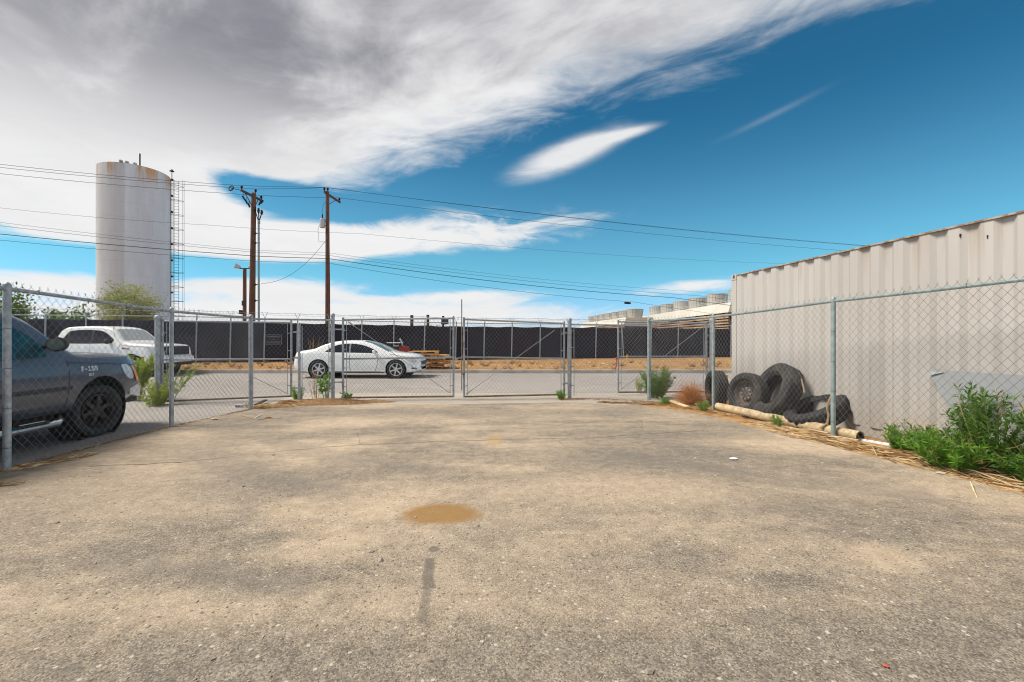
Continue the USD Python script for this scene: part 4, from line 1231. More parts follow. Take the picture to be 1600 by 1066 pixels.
for a in (0.0, KL - .165):
    obj('corner_post', kbox(MB(), a + .003, a + .162, -.12, -.001, .12, KH - .115), 'container_paint', kt)
    for z in (0, KH - .118):
        c = kbox(MB(), a, a + .165, -.16, .006, z + .001, z + .117).mesh()
        blk = trimesh.Trimesh(*c)
        try:
            hole = trimesh.creation.cylinder(.034, .1); Tm = np.eye(4); Tm[:3, :3] = frame(np.append(KN, 0)); Tm[:3, 3] = kp(a + .082, 0, z + .06)
            hole.apply_scale([1, 1.45, 1]); hole.apply_transform(Tm)
            bm_ = m3.Manifold(m3.Mesh(np.asarray(blk.vertices, np.float32), np.asarray(blk.faces, np.uint32))) - m3.Manifold(m3.Mesh(np.asarray(hole.vertices, np.float32), np.asarray(hole.faces, np.uint32)))
            obj('corner_casting', MB().tm(bm_), 'container_paint', kt, smooth=False)
        except Exception:
            obj('corner_casting', MB().raw(*c), 'container_paint', kt, smooth=False)
obj('bottom_rail', kbox(MB(), .166, KL - .166, -.16, -.03, .002, .15), 'container_paint', kt)
obj('roof_lip', kbox(MB(), .166, KL - .166, -.10, .010, KH - .032, KH - .012), 'rusty_edge', kt, label='rusty top edge of the long wall')
rf = MB(); kbox(rf, .02, KL - .02, -KW + .02, -.05, KH - .05, KH - .02)
obj('roof', rf, 'container_paint', kt)
ew = MB()
kbox(ew, .03, .08, -KW + .05, -.12, .1, KH - .05); kbox(ew, KL - .08, KL - .03, -KW + .05, -.12, .1, KH - .05); kbox(ew, .1, KL - .1, -KW, -KW + .06, .01, KH - .05)
obj('end_wall', ew, 'container_paint', kt)
mk = MB()
for (px, py) in ((1500, 368), (1543, 370)):
    u = (px - CX) / F; Y = 1.0
    # where the ray meets the wall
    den = u * KD[1] - KD[0]; sgm = (KP[0] - u * KP[1]) / den
    q = kp(sgm, 0.004, 0); z = zt(0, py, q[1])
    kbox(mk, sgm - .005, sgm + .005, -.035, .004, z - .02, z + .018)
obj('scuff', mk, 'seam', kt)
# grey sheet leaning against the wall behind the weeds
def wall_hit(px, py, o=.03):
    u = (px - CX) / F
    P = KP + KN * o
    den = u * KD[1] - KD[0]; sgm = (P[0] - u * P[1]) / den
    q = P + KD * sgm
    return sgm, zt(0, py, q[1])


pts = [wall_hit(*q) for q in ((1457, 587), (1478, 579), (1600, 586))]
s_end = pts[2][0] + 1.6
poly = [(pts[0][0], pts[0][1]), (pts[1][0], pts[1][1]), (s_end, pts[2][1]), (s_end, .02), (pts[0][0] + .62, .02)]
vv, ff = trimesh.creation.triangulate_polygon(Polygon(poly), engine='earcut')
shm = trimesh.creation.extrude_polygon(Polygon(poly), .012, engine='earcut')
gs = MB()
v = shm.vertices
tilt = .03 + .16 * (1 - v[:, 1] / pts[1][1])
gs.raw(np.array([kp(a, o, z) for a, z, o in zip(v[:, 0], v[:, 1], tilt + v[:, 2])]), shm.faces)
lp = thing('metal_sheet', 'grey metal sheet with an angled corner, leaning on the container behind the tall weeds', 'sheet', (*KP, 0), world=True)
obj('sheet', gs, 'grey_sheet', lp, smooth=False)
fl = MB(); a0, a1 = pts[0], pts[1]
fl.raw([kp(a0[0] - .04, .02, a0[1] + .05), kp(a1[0] - .12, .025, a1[1] + .035), kp(a1[0], .06, a1[1] - .02), kp(a0[0], .075, a0[1])], [[0, 1, 2], [0, 2, 3]])
obj('bent_corner', fl, 'grey_sheet', lp, smooth=False)
wpp = [gp(1338, 687, .03), gp(1402, 698, .03)]
obj('white_pipe', MB().tube([wpp[0], wpp[1], wpp[1] + (wpp[1] - wpp[0]) * 1.2], .026, 10), 'white_plastic', label='thin white pipe lying on the ground along the foot of the container', cat='pipe')
# tan pole along the foot of the fence
A, B = np.array([4.02, 8.5, .085]), np.array([4.69, 5.86, .085])
tp = thing('tan_pole', 'weathered tan round pole lying along the right fence in front of the tyres', 'pole', (*B[:2], 0), world=True)
t = np.linspace(0, 1, 24)[:, None]; rr = .074 + .0015 * np.sin(t[:, 0] * 9)
obj('pole', MB().tube(A + (B - A) * t, rr, 16, False), 'pole_tan', tp)
d = (B - A) / np.linalg.norm(B - A)
v, f = lathe([(.075, 0), (.06, .004), (.06, -.06), (.001, -.07)], 16)
for c, dd in ((A, -d), (B, d)):
    obj('end_grain', MB().raw(v @ frame(dd).T + c, f), 'pole_core', tp)

# ---------------------------------------------------------------- tyres
def tyre_mesh(R, w, ri, n=72, blocks=True):
    h = w / 2
    prof = [(ri, -h * .62), (ri + .02, -h * .78), (ri + (R - ri) * .24, -h * .95), (ri + (R - ri) * .27, -h * 1.0), (ri + (R - ri) * .31, -h * .965), (ri + (R - ri) * .55, -h), (ri + (R - ri) * .66, -h * .985), (ri + (R - ri) * .68, -h * 1.02), (ri + (R - ri) * .71, -h * .975), (ri + (R - ri) * .82, -h * .93), (R * .975, -h * .84), (R - .004, -h * .76), (R, -h * .68)]
    gr = []
    for c in (-.36, 0.0, .36):
        gr += [(R, (c - .05) * h), (R - .013, (c - .035) * h), (R - .013, (c + .035) * h), (R, (c + .05) * h)]
    back = [(r, -z) for r, z in prof[::-1]]
    inner = [(ri + .03, h * .5), (R - .05, h * .72), (R - .045, 0), (R - .05, -h * .72), (ri + .03, -h * .5), (ri, -h * .62)]
    P = prof + gr + back + inner
    v, f = lathe(P, n)
    if blocks:
        k = len(P); ang = np.tile(np.arange(n), k); prof_r = np.repeat([p[0] for p in P], n)
        cut = (prof_r > R * .97) & (ang % 3 == 0)
        sc = np.where(cut, (prof_r - .011) / prof_r, 1.0)
        v = v * np.stack([sc, sc, np.ones_like(sc)], 1)
    return v, f


TY = 'old truck tyres dumped between the fence and the container'


def tyre(label, c, axis, R, w, ri, mat, rim=False):
    t_ = thing('old_tyre', label, 'tyre', c, group=TY)
    Rm = frame(axis)
    v, f = tyre_mesh(R, w, ri)
    obj('carcass', MB().raw(v @ Rm.T, f), mat, t_)
    if rim:
        v, f = lathe([(ri * .99, w * .3), (ri * .93, w * .2), (ri * .86, .0), (ri * .55, -.03), (ri * .5, .02), (.08, .03), (.001, .03)], 40)
        obj('wheel_disc', MB().raw(v @ Rm.T, f), 'old_steel', t_)
        hb = MB()
        for e in np.arange(8) / 8 * 2 * np.pi:
            q = np.array([math.cos(e) * .1, math.sin(e) * .1, .035]); hb.lathe([(.014, 0), (.014, .02), (.001, .022)], Rm @ q, axis, 6)
        obj('lug_nuts', hb, 'galvanised', t_)


tyre('upright black tyre at the container corner, behind the thin fence post and tumbleweed', (4.30, 9.15, .37), (-1, .06, .02), .37, .25, .2, 'black_rubber')
tyre('tyre still on its rusty wheel, facing the yard in front of the tallest tyre', (4.36, 8.05, .39), (-.93, -.30, .16), .385, .26, .235, 'dusty_rubber', True)
tyre('tallest tyre with dusty pale shoulder, leaning back on the container', (4.58, 7.55, .49), (-.90, .02, .42), .50, .30, .27, 'dusty_rubber')
tyre('tyre sunk low and leaning far over, nearest the front fence post', (4.80, 6.85, .25), (-.46, .06, .88), .46, .28, .27, 'black_rubber')
obj('yellow_post', MB().tube([(4.60, 9.32, 0), (4.60, 9.32, .62)], .022, 8).lathe([(.022, .62), (.03, .63), (.001, .66)], (4.60, 9.32, 0), n=8), 'yellow_tape', label='short yellow stake at the far foot of the container', cat='stake')

# ---------------------------------------------------------------- vehicles
from scipy.interpolate import PchipInterpolator


class Car:
    """Body lofted along x (0 = rear end) from side-profile curves; y>0 is the left side, y<0 the right side."""
    def __init__(s, top, belt, bot, width, tumble=.2, hood_w=.94):
        s.top, s.belt, s.bot, s.w = (PchipInterpolator(*np.array(a, float).T) for a in (top, belt, bot, width))
        s.L = top[-1][0]; s.tumble, s.hood_w = tumble, hood_w

    def ring(s, x):
        zt_, zb, w = float(s.top(x)), float(s.bot(x)), float(s.w(x))
        zl = min(float(s.belt(x)), zt_ - .12)
        zl = max(zl, zb + .1)
        wt = w * s.hood_w - s.tumble * max(0, zt_ - zl - .12)
        mid = lambda a, b, t: a + (b - a) * t
        P = [(0, zb), (w * .82, zb), (w * .95, zb + .04), (w * .985, zb + .14), (w * 1.0, mid(zb, zl, .45)), (w * .998, mid(zb, zl, .7)), (w * .985, zl - .05), (w * .962, zl),
             (mid(w * .962, wt, .5) + .008, mid(zl, zt_ - .08, .5)), (wt, zt_ - .08), (wt - .02, zt_ - .04), (wt - .06, zt_ - .012), (wt - .14, zt_), (wt * .45, zt_ + .022), (0, zt_ + .028)]
        return np.array(P)

    def side_y(s, x, z):
        out = np.empty(len(x))
        for i, (a, b) in enumerate(zip(x, z)):
            P = s.ring(np.clip(a, .001, s.L - .001)); P = P[1:13]
            out[i] = np.interp(b, P[:, 1], P[:, 0])
        return out

    def top_z(s, x, y):
        out = np.empty(len(x))
        for i, (a, b) in enumerate(zip(x, y)):
            P = s.ring(np.clip(a, .001, s.L - .001)); P = P[7:][::-1]
            out[i] = np.interp(abs(b), P[:, 0], P[:, 1])
        return out

    def body(s, wheels, step=.045, extra_cut=()):
        xs = np.linspace(0, s.L, int(s.L / step) + 1)
        V = []
        for x in xs:
            P = s.ring(x); V.append(np.column_stack([np.full(len(P) * 2 - 2, x), np.concatenate([P[:, 0], -P[1:-1, 0][::-1]]), np.concatenate([P[:, 1], P[1:-1, 1][::-1]])]))
        n = len(V[0]); k = len(xs); V = np.vstack(V)
        i, j = np.meshgrid(np.arange(k - 1), np.arange(n), indexing='ij'); j2 = (j + 1) % n
        f = np.stack([i * n + j, (i + 1) * n + j, (i + 1) * n + j2, i * n + j2], -1).reshape(-1, 4)
        f = np.vstack([f[:, [0, 1, 2]], f[:, [0, 2, 3]]])
        c0, c1 = len(V), len(V) + 1
        V = np.vstack([V, V[:n].mean(0), V[(k - 1) * n:].mean(0)])
        jj = np.arange(n); j2 = (jj + 1) % n
        f = np.vstack([f, np.stack([np.full(n, c0), jj, j2], 1), np.stack([np.full(n, c1), (k - 1) * n + j2, (k - 1) * n + jj], 1)])
        tmh = trimesh.Trimesh(V, f, process=True)
        trimesh.repair.fix_normals(tmh)
        man = m3.Manifold(m3.Mesh(np.asarray(tmh.vertices, np.float32), np.asarray(tmh.faces, np.uint32)))
        ok = man.status() == m3.Error.NoError and man.volume() != 0
        if not ok:
            print('body not manifold', man.status()); return V, f
        for (x, z, r) in wheels:
            for sg in (-1, 1):
                c = m3.Manifold.cylinder(.34, r, r, 40, True).rotate([90, 0, 0]).translate([x, sg * (float(s.w(x)) - .10), z])
                man = man - c
        for (lo, hi) in extra_cut:
            man = man - m3.Manifold.cube([b - a for a, b in zip(lo, hi)]).translate(list(lo))
        return meshkit.arrays(man)[:2]

    def side_patch(s, poly, off=.005, sides=(-1, 1), size=.09):
        """poly in (x, z) laid on the body side."""
        mb = MB()
        v, f = trimesh.creation.triangulate_polygon(Polygon(poly).buffer(0), engine='earcut')
        m_ = trimesh.Trimesh(np.column_stack([v, np.zeros(len(v))]), f, process=False).subdivide_to_size(size, max_iter=12)
        x, z = m_.vertices[:, 0], m_.vertices[:, 1]
        y = s.side_y(x, z)
        for sg in sides:
            mb.raw(np.column_stack([x, sg * (y + off), z]), m_.faces if sg < 0 else m_.faces[:, ::-1])
        return mb

    def top_patch(s, poly, off=.006, size=.09):
        """poly in (x, y) laid on the top."""
        v, f = trimesh.creation.triangulate_polygon(Polygon(poly).buffer(0), engine='earcut')
        m_ = trimesh.Trimesh(np.column_stack([v, np.zeros(len(v))]), f, process=False).subdivide_to_size(size, max_iter=12)
        x, y = m_.vertices[:, 0], m_.vertices[:, 1]
        return MB().raw(np.column_stack([x, y, s.top_z(x, y) + off]), m_.faces)

    def line(s, pts, w=.009, off=.004, sides=(-1, 1)):
        """A thin strip along (x, z) points on the side."""
        P = LineString(pts).buffer(w / 2, cap_style=2, join_style=1)
        return s.side_patch(list(P.exterior.coords), off, sides, .12)


def both(car, name, poly, off, mat, parent, **kw):
    for sd in (-1, 1):
        obj(name, car.side_patch(poly, off, sides=(sd,)), mat, parent, **kw)


def smooth_poly(pts, n=2):
    P = np.array(pts, float)
    for _ in range(n):
        Q = np.roll(P, -1, 0)
        P = np.stack([P * .75 + Q * .25, P * .25 + Q * .75], 1).reshape(-1, 2)
    return P


def make_wheel(parent, x, y, side, R, w, ri, tyre_mat, rim_mat, spokes, steer=0.0, spoke_w=.05, dish=.02):
    """side: -1 = outer face towards -y."""
    W4 = np.eye(4); W4[:3, :3] = np.stack([[1, 0, 0], [0, 0, 1.0 * side * -1], [0, side, 0]], 1) if False else frame((math.sin(steer) * -side * 0 + math.sin(steer) * (1 if side > 0 else -1) * -1, side * math.cos(steer), 0))
    W4[:3, 3] = [x, y, R]
    wx = numbered(parent, 'wheel'); UsdGeom.Xform.Define(stage, wx)
    v, f = tyre_mesh(R, w, ri, 60)
    obj('tyre', MB().tm((v, f), W4), tyre_mat, wx)
    rm = MB()
    h = w / 2
    pr = [(ri + .004, h * .8), (ri - .012, h * .84), (ri - .025, h * .6), (ri - .03, -h * .6), (ri - .1, -h * .5), (.05, -h * .2)]
    dk = MB(); v, f = lathe(pr[2:], 40); dk.tm((v, f), W4); v, f = lathe(pr[:3], 40); rm.tm((v, f), W4)
    v, f = lathe([(.001, h * .62 + dish), (.055, h * .62 + dish), (.065, h * .5), (.075, h * .2)], 20); rm.tm((v, f), W4)
    for k in range(spokes):
        a = k / spokes * 2 * np.pi + .3
        d = np.array([math.cos(a), math.sin(a), 0]); t_ = np.array([-math.sin(a), math.cos(a), 0])
        r0, r1 = .045, ri - .012
        z0, z1 = h * .6 + dish, h * .66
        P = []
        for r, z, ww in ((r0, z0, spoke_w * .8), (r1, z1, spoke_w * .62)):
            for sg in (-1, 1):
                P += [d * r + t_ * sg * ww / 2 + [0, 0, z], d * r + t_ * sg * ww * .7 + [0, 0, z - .05]]
        rm.tm(trimesh.convex.convex_hull(np.array(P)), W4)
    obj('rim', rm, rim_mat, wx)
    v, f = lathe([(ri - .035, h * .1), (.001, h * .1)], 30); dk.tm((v, f), W4)
    obj('brake_disc', dk, 'black_plastic', wx)


def mirror(parent, x, y, z, side, mat, cap_mat, big=1.0):
    mb = trimesh.creation.icosphere(2, 1.0); mb.vertices *= np.array([.07, .115, .085]) * big
    mb.vertices[:, 0] = np.where(mb.vertices[:, 0] < -.02 * big, -.02 * big, mb.vertices[:, 0])
    mb.apply_translation([x, y + side * .12 * big, z])
    p_ = obj('wing_mirror', MB().tm(mb), cap_mat, parent)
    gl = trimesh.creation.icosphere(2, 1.0); gl.vertices *= np.array([.004, .095, .065]) * big; gl.apply_translation([x - .022 * big, y + side * .12 * big, z])
    obj('mirror_glass', MB().tm(gl), 'windscreen_glass', p_)
    obj('mirror_arm', MB().bar((x + .02, y - side * .03, z - .04), (x + .01, y + side * .07, z - .03), .05, .035), mat, p_)


# ---- white sedan, seen from its right side
sed = Car(top=[(0, .62), (.05, .84), (.12, .97), (.35, 1.02), (.8, 1.095), (1.12, 1.235), (1.5, 1.352), (2.0, 1.395), (2.45, 1.388), (2.85, 1.315), (3.25, 1.145), (3.66, .96), (3.95, .925), (4.25, .895), (4.5, .845), (4.63, .785), (4.70, .70), (4.73, .6)],
          belt=[(0, .6), (.3, .93), (1.2, .955), (2.5, .925), (3.4, .87), (4.0, .78), (4.73, .5)],
          bot=[(0, .36), (.3, .26), (.7, .22), (4.2, .2), (4.5, .22), (4.73, .3)],
          width=[(0, .62), (.06, .74), (.25, .84), (.8, .885), (2.4, .895), (3.9, .885), (4.35, .85), (4.58, .76), (4.69, .67), (4.73, .6)], tumble=.42)
SW = [(1.02, .335), (3.87, .335)]
yn = 16.0
sx = (497 - CX) / F * yn - 1.02
sd_ = thing('white_sedan', 'white four door sedan parked along the street kerb, behind the double gate', 'car', (sx, yn + .893, ROAD_Z + .004))
obj('body', sed.body([(x, z + .0, .385) for x, z in SW]), 'white_paint', sd_, smooth=38)
for (x, z) in SW:
    for sgn in (-1, 1):
        wl = MB()
        v, f = lathe([(.383, -.13), (.383, .13)], 36); T = np.eye(4); T[:3, :3] = frame((0, 1, 0)); T[:3, 3] = [x, sgn * .74, z]
        wl.tm((v, f), T); v, f = lathe([(.383, 0), (.01, 0)], 36); T2 = T.copy(); T2[1, 3] = sgn * .60; wl.tm((v, f), T2)
        obj('wheel_well', wl, 'black_plastic', sd_)
for x, z in SW:
    for sgn in (-1, 1):
        make_wheel(sd_, x, sgn * .785, sgn, .335, .21, .235, 'black_rubber', 'alloy', 6, spoke_w=.06)
win = smooth_poly([(1.22, .975), (1.36, 1.06), (1.62, 1.235), (2.05, 1.285), (2.4, 1.272), (2.75, 1.2), (3.1, 1.045), (3.22, .94), (2.6, .955)], 1)
front = Polygon(win).intersection(Polygon([(2.22, 0), (4, 0), (4, 2), (2.16, 2)])); rear = Polygon(win).intersection(Polygon([(0, 0), (2.16, 0), (2.10, 2), (0, 2)]))
rr_ = rear.intersection(Polygon([(1.52, 0), (3, 0), (3, 2), (1.58, 2)])); qq_ = rear.intersection(Polygon([(0, 0), (1.48, 0), (1.54, 2), (0, 2)]))
for g_ in (front, rr_, qq_):
    both(sed, 'side_window', list(g_.exterior.coords), .004, 'tinted_glass', sd_, smooth=True)
obj('window_trim', sed.line([tuple(p) for p in np.vstack([win, win[:1]])], .016, .002), 'chrome', sd_, smooth=False)
obj('windscreen', sed.top_patch([(2.62, -.56), (2.62, .56), (3.55, .70), (3.55, -.70)], .006), 'windscreen_glass', sd_, smooth=True)
obj('rear_window', sed.top_patch([(.86, -.64), (.86, .64), (1.5, .54), (1.5, -.54)], .006), 'tinted_glass', sd_, smooth=True)
sm_ = MB()
for P in ([(2.19, .27), (2.17, .95)], [(3.18, .93), (3.22, .7), (3.17, .42), (3.1, .27)], [(1.45, .72), (1.52, .95)], [(1.45, .72), (1.52, .5), (1.62, .27)], [(1.45, .27), (3.3, .27)], [(3.62, .915), (4.34, .76)]):
    for sgn in (-1, 1): obj('door_seam', sed.line(P, .013, .003, (sgn,)), 'seam', sd_, smooth=False)
both(sed, 'door_handle', smooth_poly([(1.62, .83), (1.84, .825), (1.84, .86), (1.62, .865)], 1), .018, 'white_paint', sd_)
both(sed, 'door_handle', smooth_poly([(2.3, .815), (2.52, .81), (2.52, .845), (2.3, .85)], 1), .018, 'white_paint', sd_)
both(sed, 'headlight', smooth_poly([(4.10, .79), (4.32, .79), (4.58, .71), (4.61, .58), (4.42, .60), (4.22, .69)], 2), .006, 'lamp_glass', sd_, smooth=True)
both(sed, 'fog_lamp', smooth_poly([(4.44, .35), (4.61, .34), (4.63, .40), (4.42, .41)], 1), .006, 'black_plastic', sd_)
both(sed, 'tail_lamp', smooth_poly([(.06, .82), (.22, .86), (.26, .78), (.07, .73)], 1), .006, 'white_paint', sd_)
both(sed, 'side_marker', [(.22, .725), (.38, .72), (.38, .745), (.22, .75)], .006, 'red_lens', sd_)
obj('grille', MB().box((4.71, 0, .56), (.06, .95, .14)).box((4.70, 0, .36), (.06, .85, .1)), 'black_plastic', sd_)
both(sed, 'sill', [(1.48, .205), (3.42, .205), (3.42, .262), (1.48, .262)], .012, 'chrome', sd_)
ub = MB().box((2.44, 0, .28), (4.2, 1.3, .12))
obj('underbody', ub, 'black_plastic', sd_)
for sgn in (-1, 1):
    mirror(sd_, 3.08, sgn * .86, .985, sgn, 'white_paint', 'white_paint', .9)

# ---- pickup trucks
def pickup(name, label, loc, rotz, paint, modern, steer=0.0):
    if modern:
        top = [(0, .98), (.06, 1.36), (1.85, 1.38), (1.98, 1.42), (2.12, 1.80), (2.35, 1.925), (3.0, 1.955), (3.7, 1.935), (4.0, 1.84), (4.55, 1.36), (4.75, 1.305), (5.2, 1.275), (5.62, 1.235), (5.78, 1.17), (5.86, .95)]
        belt = [(0, 1.2), (1.9, 1.24), (3, 1.24), (4.5, 1.2), (5.86, 1.05)]
        width = [(0, .96), (.08, 1.0), (2, 1.0), (4.6, 1.0), (5.45, .985), (5.72, .93), (5.86, .84)]
        WX, R = (1.22, 4.88), .40
        bot = [(0, .55), (.3, .46), (5.3, .42), (5.86, .46)]
    else:
        top = [(0, .95), (.06, 1.24), (2.0, 1.25), (2.12, 1.3), (2.24, 1.66), (2.45, 1.775), (3.0, 1.80), (3.45, 1.775), (3.75, 1.66), (4.3, 1.225), (4.5, 1.195), (4.9, 1.185), (5.3, 1.155), (5.48, 1.105), (5.58, 1.03), (5.64, .86), (5.66, .75)]
        belt = [(0, 1.1), (2, 1.12), (3, 1.11), (4.3, 1.06), (5.2, .98), (5.66, .65)]
        width = [(0, .92), (.1, .97), (2, .985), (4.4, .985), (5.0, .97), (5.35, .93), (5.55, .85), (5.66, .70)]
        WX, R = (1.15, 4.66), .375
        bot = [(0, .52), (.3, .42), (5.0, .40), (5.4, .50), (5.66, .56)]
    c = Car(top, belt, bot, width, tumble=.30 if modern else .34, hood_w=.955)
    t_ = thing(name, label, 'pickup truck', loc, rotz)
    arch = R + (.075 if modern else .095)
    bedcut = [((.1, -.78, .75), (1.85 if modern else 1.98, .78, 1.6))]
    obj('body', c.body([(x, R + .02, arch) for x in WX], extra_cut=bedcut), paint, t_, smooth=38)
    w0 = .97
    for x in WX:
        for sgn in (-1, 1):
            wl = MB()
            T = np.eye(4); T[:3, :3] = frame((0, 1, 0)); T[:3, 3] = [x, sgn * (w0 - .19), R + .02]
            v, f = lathe([(arch - .002, -.16), (arch - .002, .16)], 40); wl.tm((v, f), T)
            v, f = lathe([(arch - .002, 0), (.01, 0)], 40); T2 = T.copy(); T2[1, 3] = sgn * .62; wl.tm((v, f), T2)
            obj('wheel_well', wl, 'black_plastic', t_)
    for k, x in enumerate(WX):
        for sgn in (-1, 1):
            make_wheel(t_, x, sgn * (w0 - .155), sgn, R, .27, R * .6, 'black_rubber', 'alloy' if modern else 'dark_alloy', 6, steer if k == 1 else 0.0, spoke_w=.08)
    if modern:
        side = smooth_poly([(2.22, 1.30), (2.34, 1.64), (2.5, 1.79), (3.4, 1.80), (3.78, 1.72), (4.28, 1.32), (3.5, 1.29)], 1)
        splits = [(2.0, 2.42), (2.47, 3.28), (3.36, 4.6)]
    else:
        side = smooth_poly([(2.42, 1.17), (2.5, 1.52), (2.62, 1.65), (3.3, 1.655), (3.55, 1.58), (4.02, 1.19), (3.4, 1.155)], 1)
        splits = [(2.3, 2.86), (2.94, 4.4)]
    for a, b in splits:
        g_ = Polygon(side).intersection(Polygon([(a, 0), (b, 0), (b, 3), (a, 3)]))
        if not g_.is_empty:
            both(c, 'side_window', list(g_.exterior.coords), .004, 'tinted_glass' if modern else 'teal_glass', t_, smooth=True)
    obj('window_trim', c.line([tuple(p) for p in np.vstack([side, side[:1]])], .03, .002), 'black_plastic', t_, smooth=False)
    x0, x1 = (4.02, 4.5) if modern else (3.78, 4.26)
    obj('windscreen', c.top_patch([(x0, -.62), (x0, .62), (x1, .80), (x1, -.80)], .006), 'pale_windscreen' if modern else 'windscreen_glass', t_, smooth=True)
    sm = MB()
    if modern:
        ls = ([(2.15, 1.28), (2.15, .56)], [(3.32, 1.28), (3.32, .5)], [(4.42, 1.26), (4.40, .8), (4.3, .5)], [(2.15, .52), (4.3, .5)], [(2.0, 1.36), (2.0, .55)], [(4.45, 1.21), (5.5, 1.14)])
    else:
        ls = ([(2.3, 1.12), (2.3, .47)], [(2.9, 1.13), (2.9, .46)], [(4.14, 1.13), (4.12, .8), (4.08, .46)], [(2.3, .47), (4.08, .46)], [(4.12, 1.09), (5.35, .99)])
    for P in ls:
        for sgn in (-1, 1): obj('door_seam', c.line(P, .009, .003, (sgn,)), 'seam', t_, smooth=False)
    if modern:
        for (a, z) in ((2.35, 1.08), (3.42, 1.07)):
            both(c, 'door_handle', smooth_poly([(a, z), (a + .24, z), (a + .24, z + .05), (a, z + .05)], 1), .025, paint, t_)
        both(c, 'headlight', smooth_poly([(5.36, 1.14), (5.72, 1.13), (5.80, 1.02), (5.78, .86), (5.6, .86), (5.5, 1.0)], 1), .008, 'lamp_glass', t_)
        obj('grille', MB().box((5.85, 0, 1.0), (.07, 1.3, .34)), 'black_plastic', t_)
        gb = MB()
        for z in (.9, 1.0, 1.1): gb.box((5.885, 0, z), (.03, 1.26, .03))
        obj('grille_bar', gb, 'chrome', t_)
        obj('bumper', MB().tm(m3.Manifold.hull_points(np.array([[5.7, s * .98, z] for s in (-1, 1) for z in (.52, .78)] + [[5.98, s * .8, z] for s in (-1, 1) for z in (.55, .76)], float))), paint, t_, smooth=30)
        obj('lower_valance', MB().box((5.78, 0, .46), (.25, 1.7, .12)), 'black_plastic', t_)
        both(c, 'fender_badge', [(4.52, 1.08), (4.80, 1.06), (4.80, 1.11), (4.52, 1.14)], .01, 'red_lens', t_)
        both(c, 'side_badge', [(4.62, 1.075), (4.80, 1.065), (4.80, 1.105), (4.62, 1.12)], .014, 'grey_sheet', t_)
        obj('antenna', MB().tube([(4.15, -.86, 1.3), (4.1, -.86, 2.0)], .006, 5), 'cable', t_)
        mz, mx = 1.36, 4.02
    else:
        both(c, 'door_handle', smooth_poly([(3.02, .965), (3.24, .965), (3.24, 1.04), (3.02, 1.04)], 2), .022, 'chrome', t_, label='chrome oval door handle')
        both(c, 'headlight', smooth_poly([(5.02, 1.02), (5.22, 1.0), (5.28, .84), (5.26, .77), (5.14, .79), (5.05, .90)], 1), .006, 'lamp_glass', t_)
        both(c, 'turn_signal', smooth_poly([(5.25, 1.0), (5.36, .965), (5.42, .80), (5.36, .70), (5.30, .84)], 1), .012, 'amber_lens', t_)
        obj('grille', MB().box((5.63, 0, .8), (.07, 1.0, .22)), 'black_plastic', t_)
        obj('bumper', MB().tm(m3.Manifold.hull_points(np.array([[5.2, s * .945, z] for s in (-1, 1) for z in (.54, .66)] + [[5.42, s * .915, z] for s in (-1, 1) for z in (.48, .68)] + [[5.56, s * .84, z] for s in (-1, 1) for z in (.47, .68)] + [[5.66, s * .7, z] for s in (-1, 1) for z in (.47, .67)] + [[5.70, s * .5, z] for s in (-1, 1) for z in (.48, .66)], float))), 'alloy', t_, smooth=30)
        obj('lower_valance', MB().box((5.5, 0, .44), (.22, 1.5, .12)), 'black_plastic', t_)
        both(c, 'body_moulding', [(.2, .725), (4.16, .725), (4.16, .775), (.2, .775)], .012, 'black_plastic', t_)
        both(c, 'rocker_line', [(1.6, .53), (4.16, .53), (4.16, .545), (1.6, .545)], .012, 'grey_paint', t_)
        for sgn in (-1, 1):
            sb = MB().tube([(1.75, sgn * .90, .36), (1.9, sgn * 1.03, .33), (3.0, sgn * 1.04, .33), (3.9, sgn * 1.03, .33), (4.08, sgn * .90, .36)], .043, 10)
            obj('running_board', sb, 'chrome', t_)
            st_ = MB()
            for x in (2.3, 3.5): st_.box((x, sgn * 1.04, .372), (.55, .09, .012)).bar((x, sgn * .7, .42), (x, sgn * 1.0, .34), .04, .03)
            obj('step_pad', st_, 'black_plastic', t_)
        for txt, x, z, h in (('F-150', 4.30, .955, .062), ('XLT', 4.41, .885, .035)):
            m_ = meshkit.text_mesh(txt, h, .006, True)
            v = m_.vertices
            yb = c.side_y(x + v[:, 0], z + v[:, 1])
            obj('badge', MB().raw(np.column_stack([x + v[:, 0], -(yb + .004 + v[:, 2]), z + v[:, 1]]), m_.faces), 'badge_metal', t_, smooth=False)
        mz, mx = 1.33, 3.86
    for sgn in (-1, 1):
        mirror(t_, mx, sgn * (.92 if modern else .93), mz, sgn, 'black_plastic', 'black_plastic', 1.1)
    both(c, 'tail_lamp', smooth_poly([(.03, .85), (.14, .85), (.14, 1.2), (.03, 1.2)], 1), .008, 'red_lens', t_)
    obj('underbody', MB().box((2.9, 0, .46), (4.9, 1.45, .26)), 'black_plastic', t_)
    return t_


# grey pickup: nose away from the camera, beside the left fence; its right side faces the yard
gw = np.array([-5.93, 6.28])       # where its right front wheel stands
ga = math.radians(90 + 5.5)
off = np.array([[math.cos(ga), -math.sin(ga)], [math.sin(ga), math.cos(ga)]]) @ np.array([4.66, -.95])
pickup('grey_pickup_truck', 'dark grey pickup truck with chrome running board parked right behind the left fence', (*(gw - off), .004), ga, 'grey_paint', False, math.radians(-8))
# white pickup across the street
wa = math.radians(1.5)
wloc = np.array([-13.55 - 5.86, 16.45 + 1.0])
pickup('white_pickup_truck', 'white crew cab pickup truck parked across the street under the water tank', (*wloc, ROAD_Z + .004), wa, 'white_paint', True)

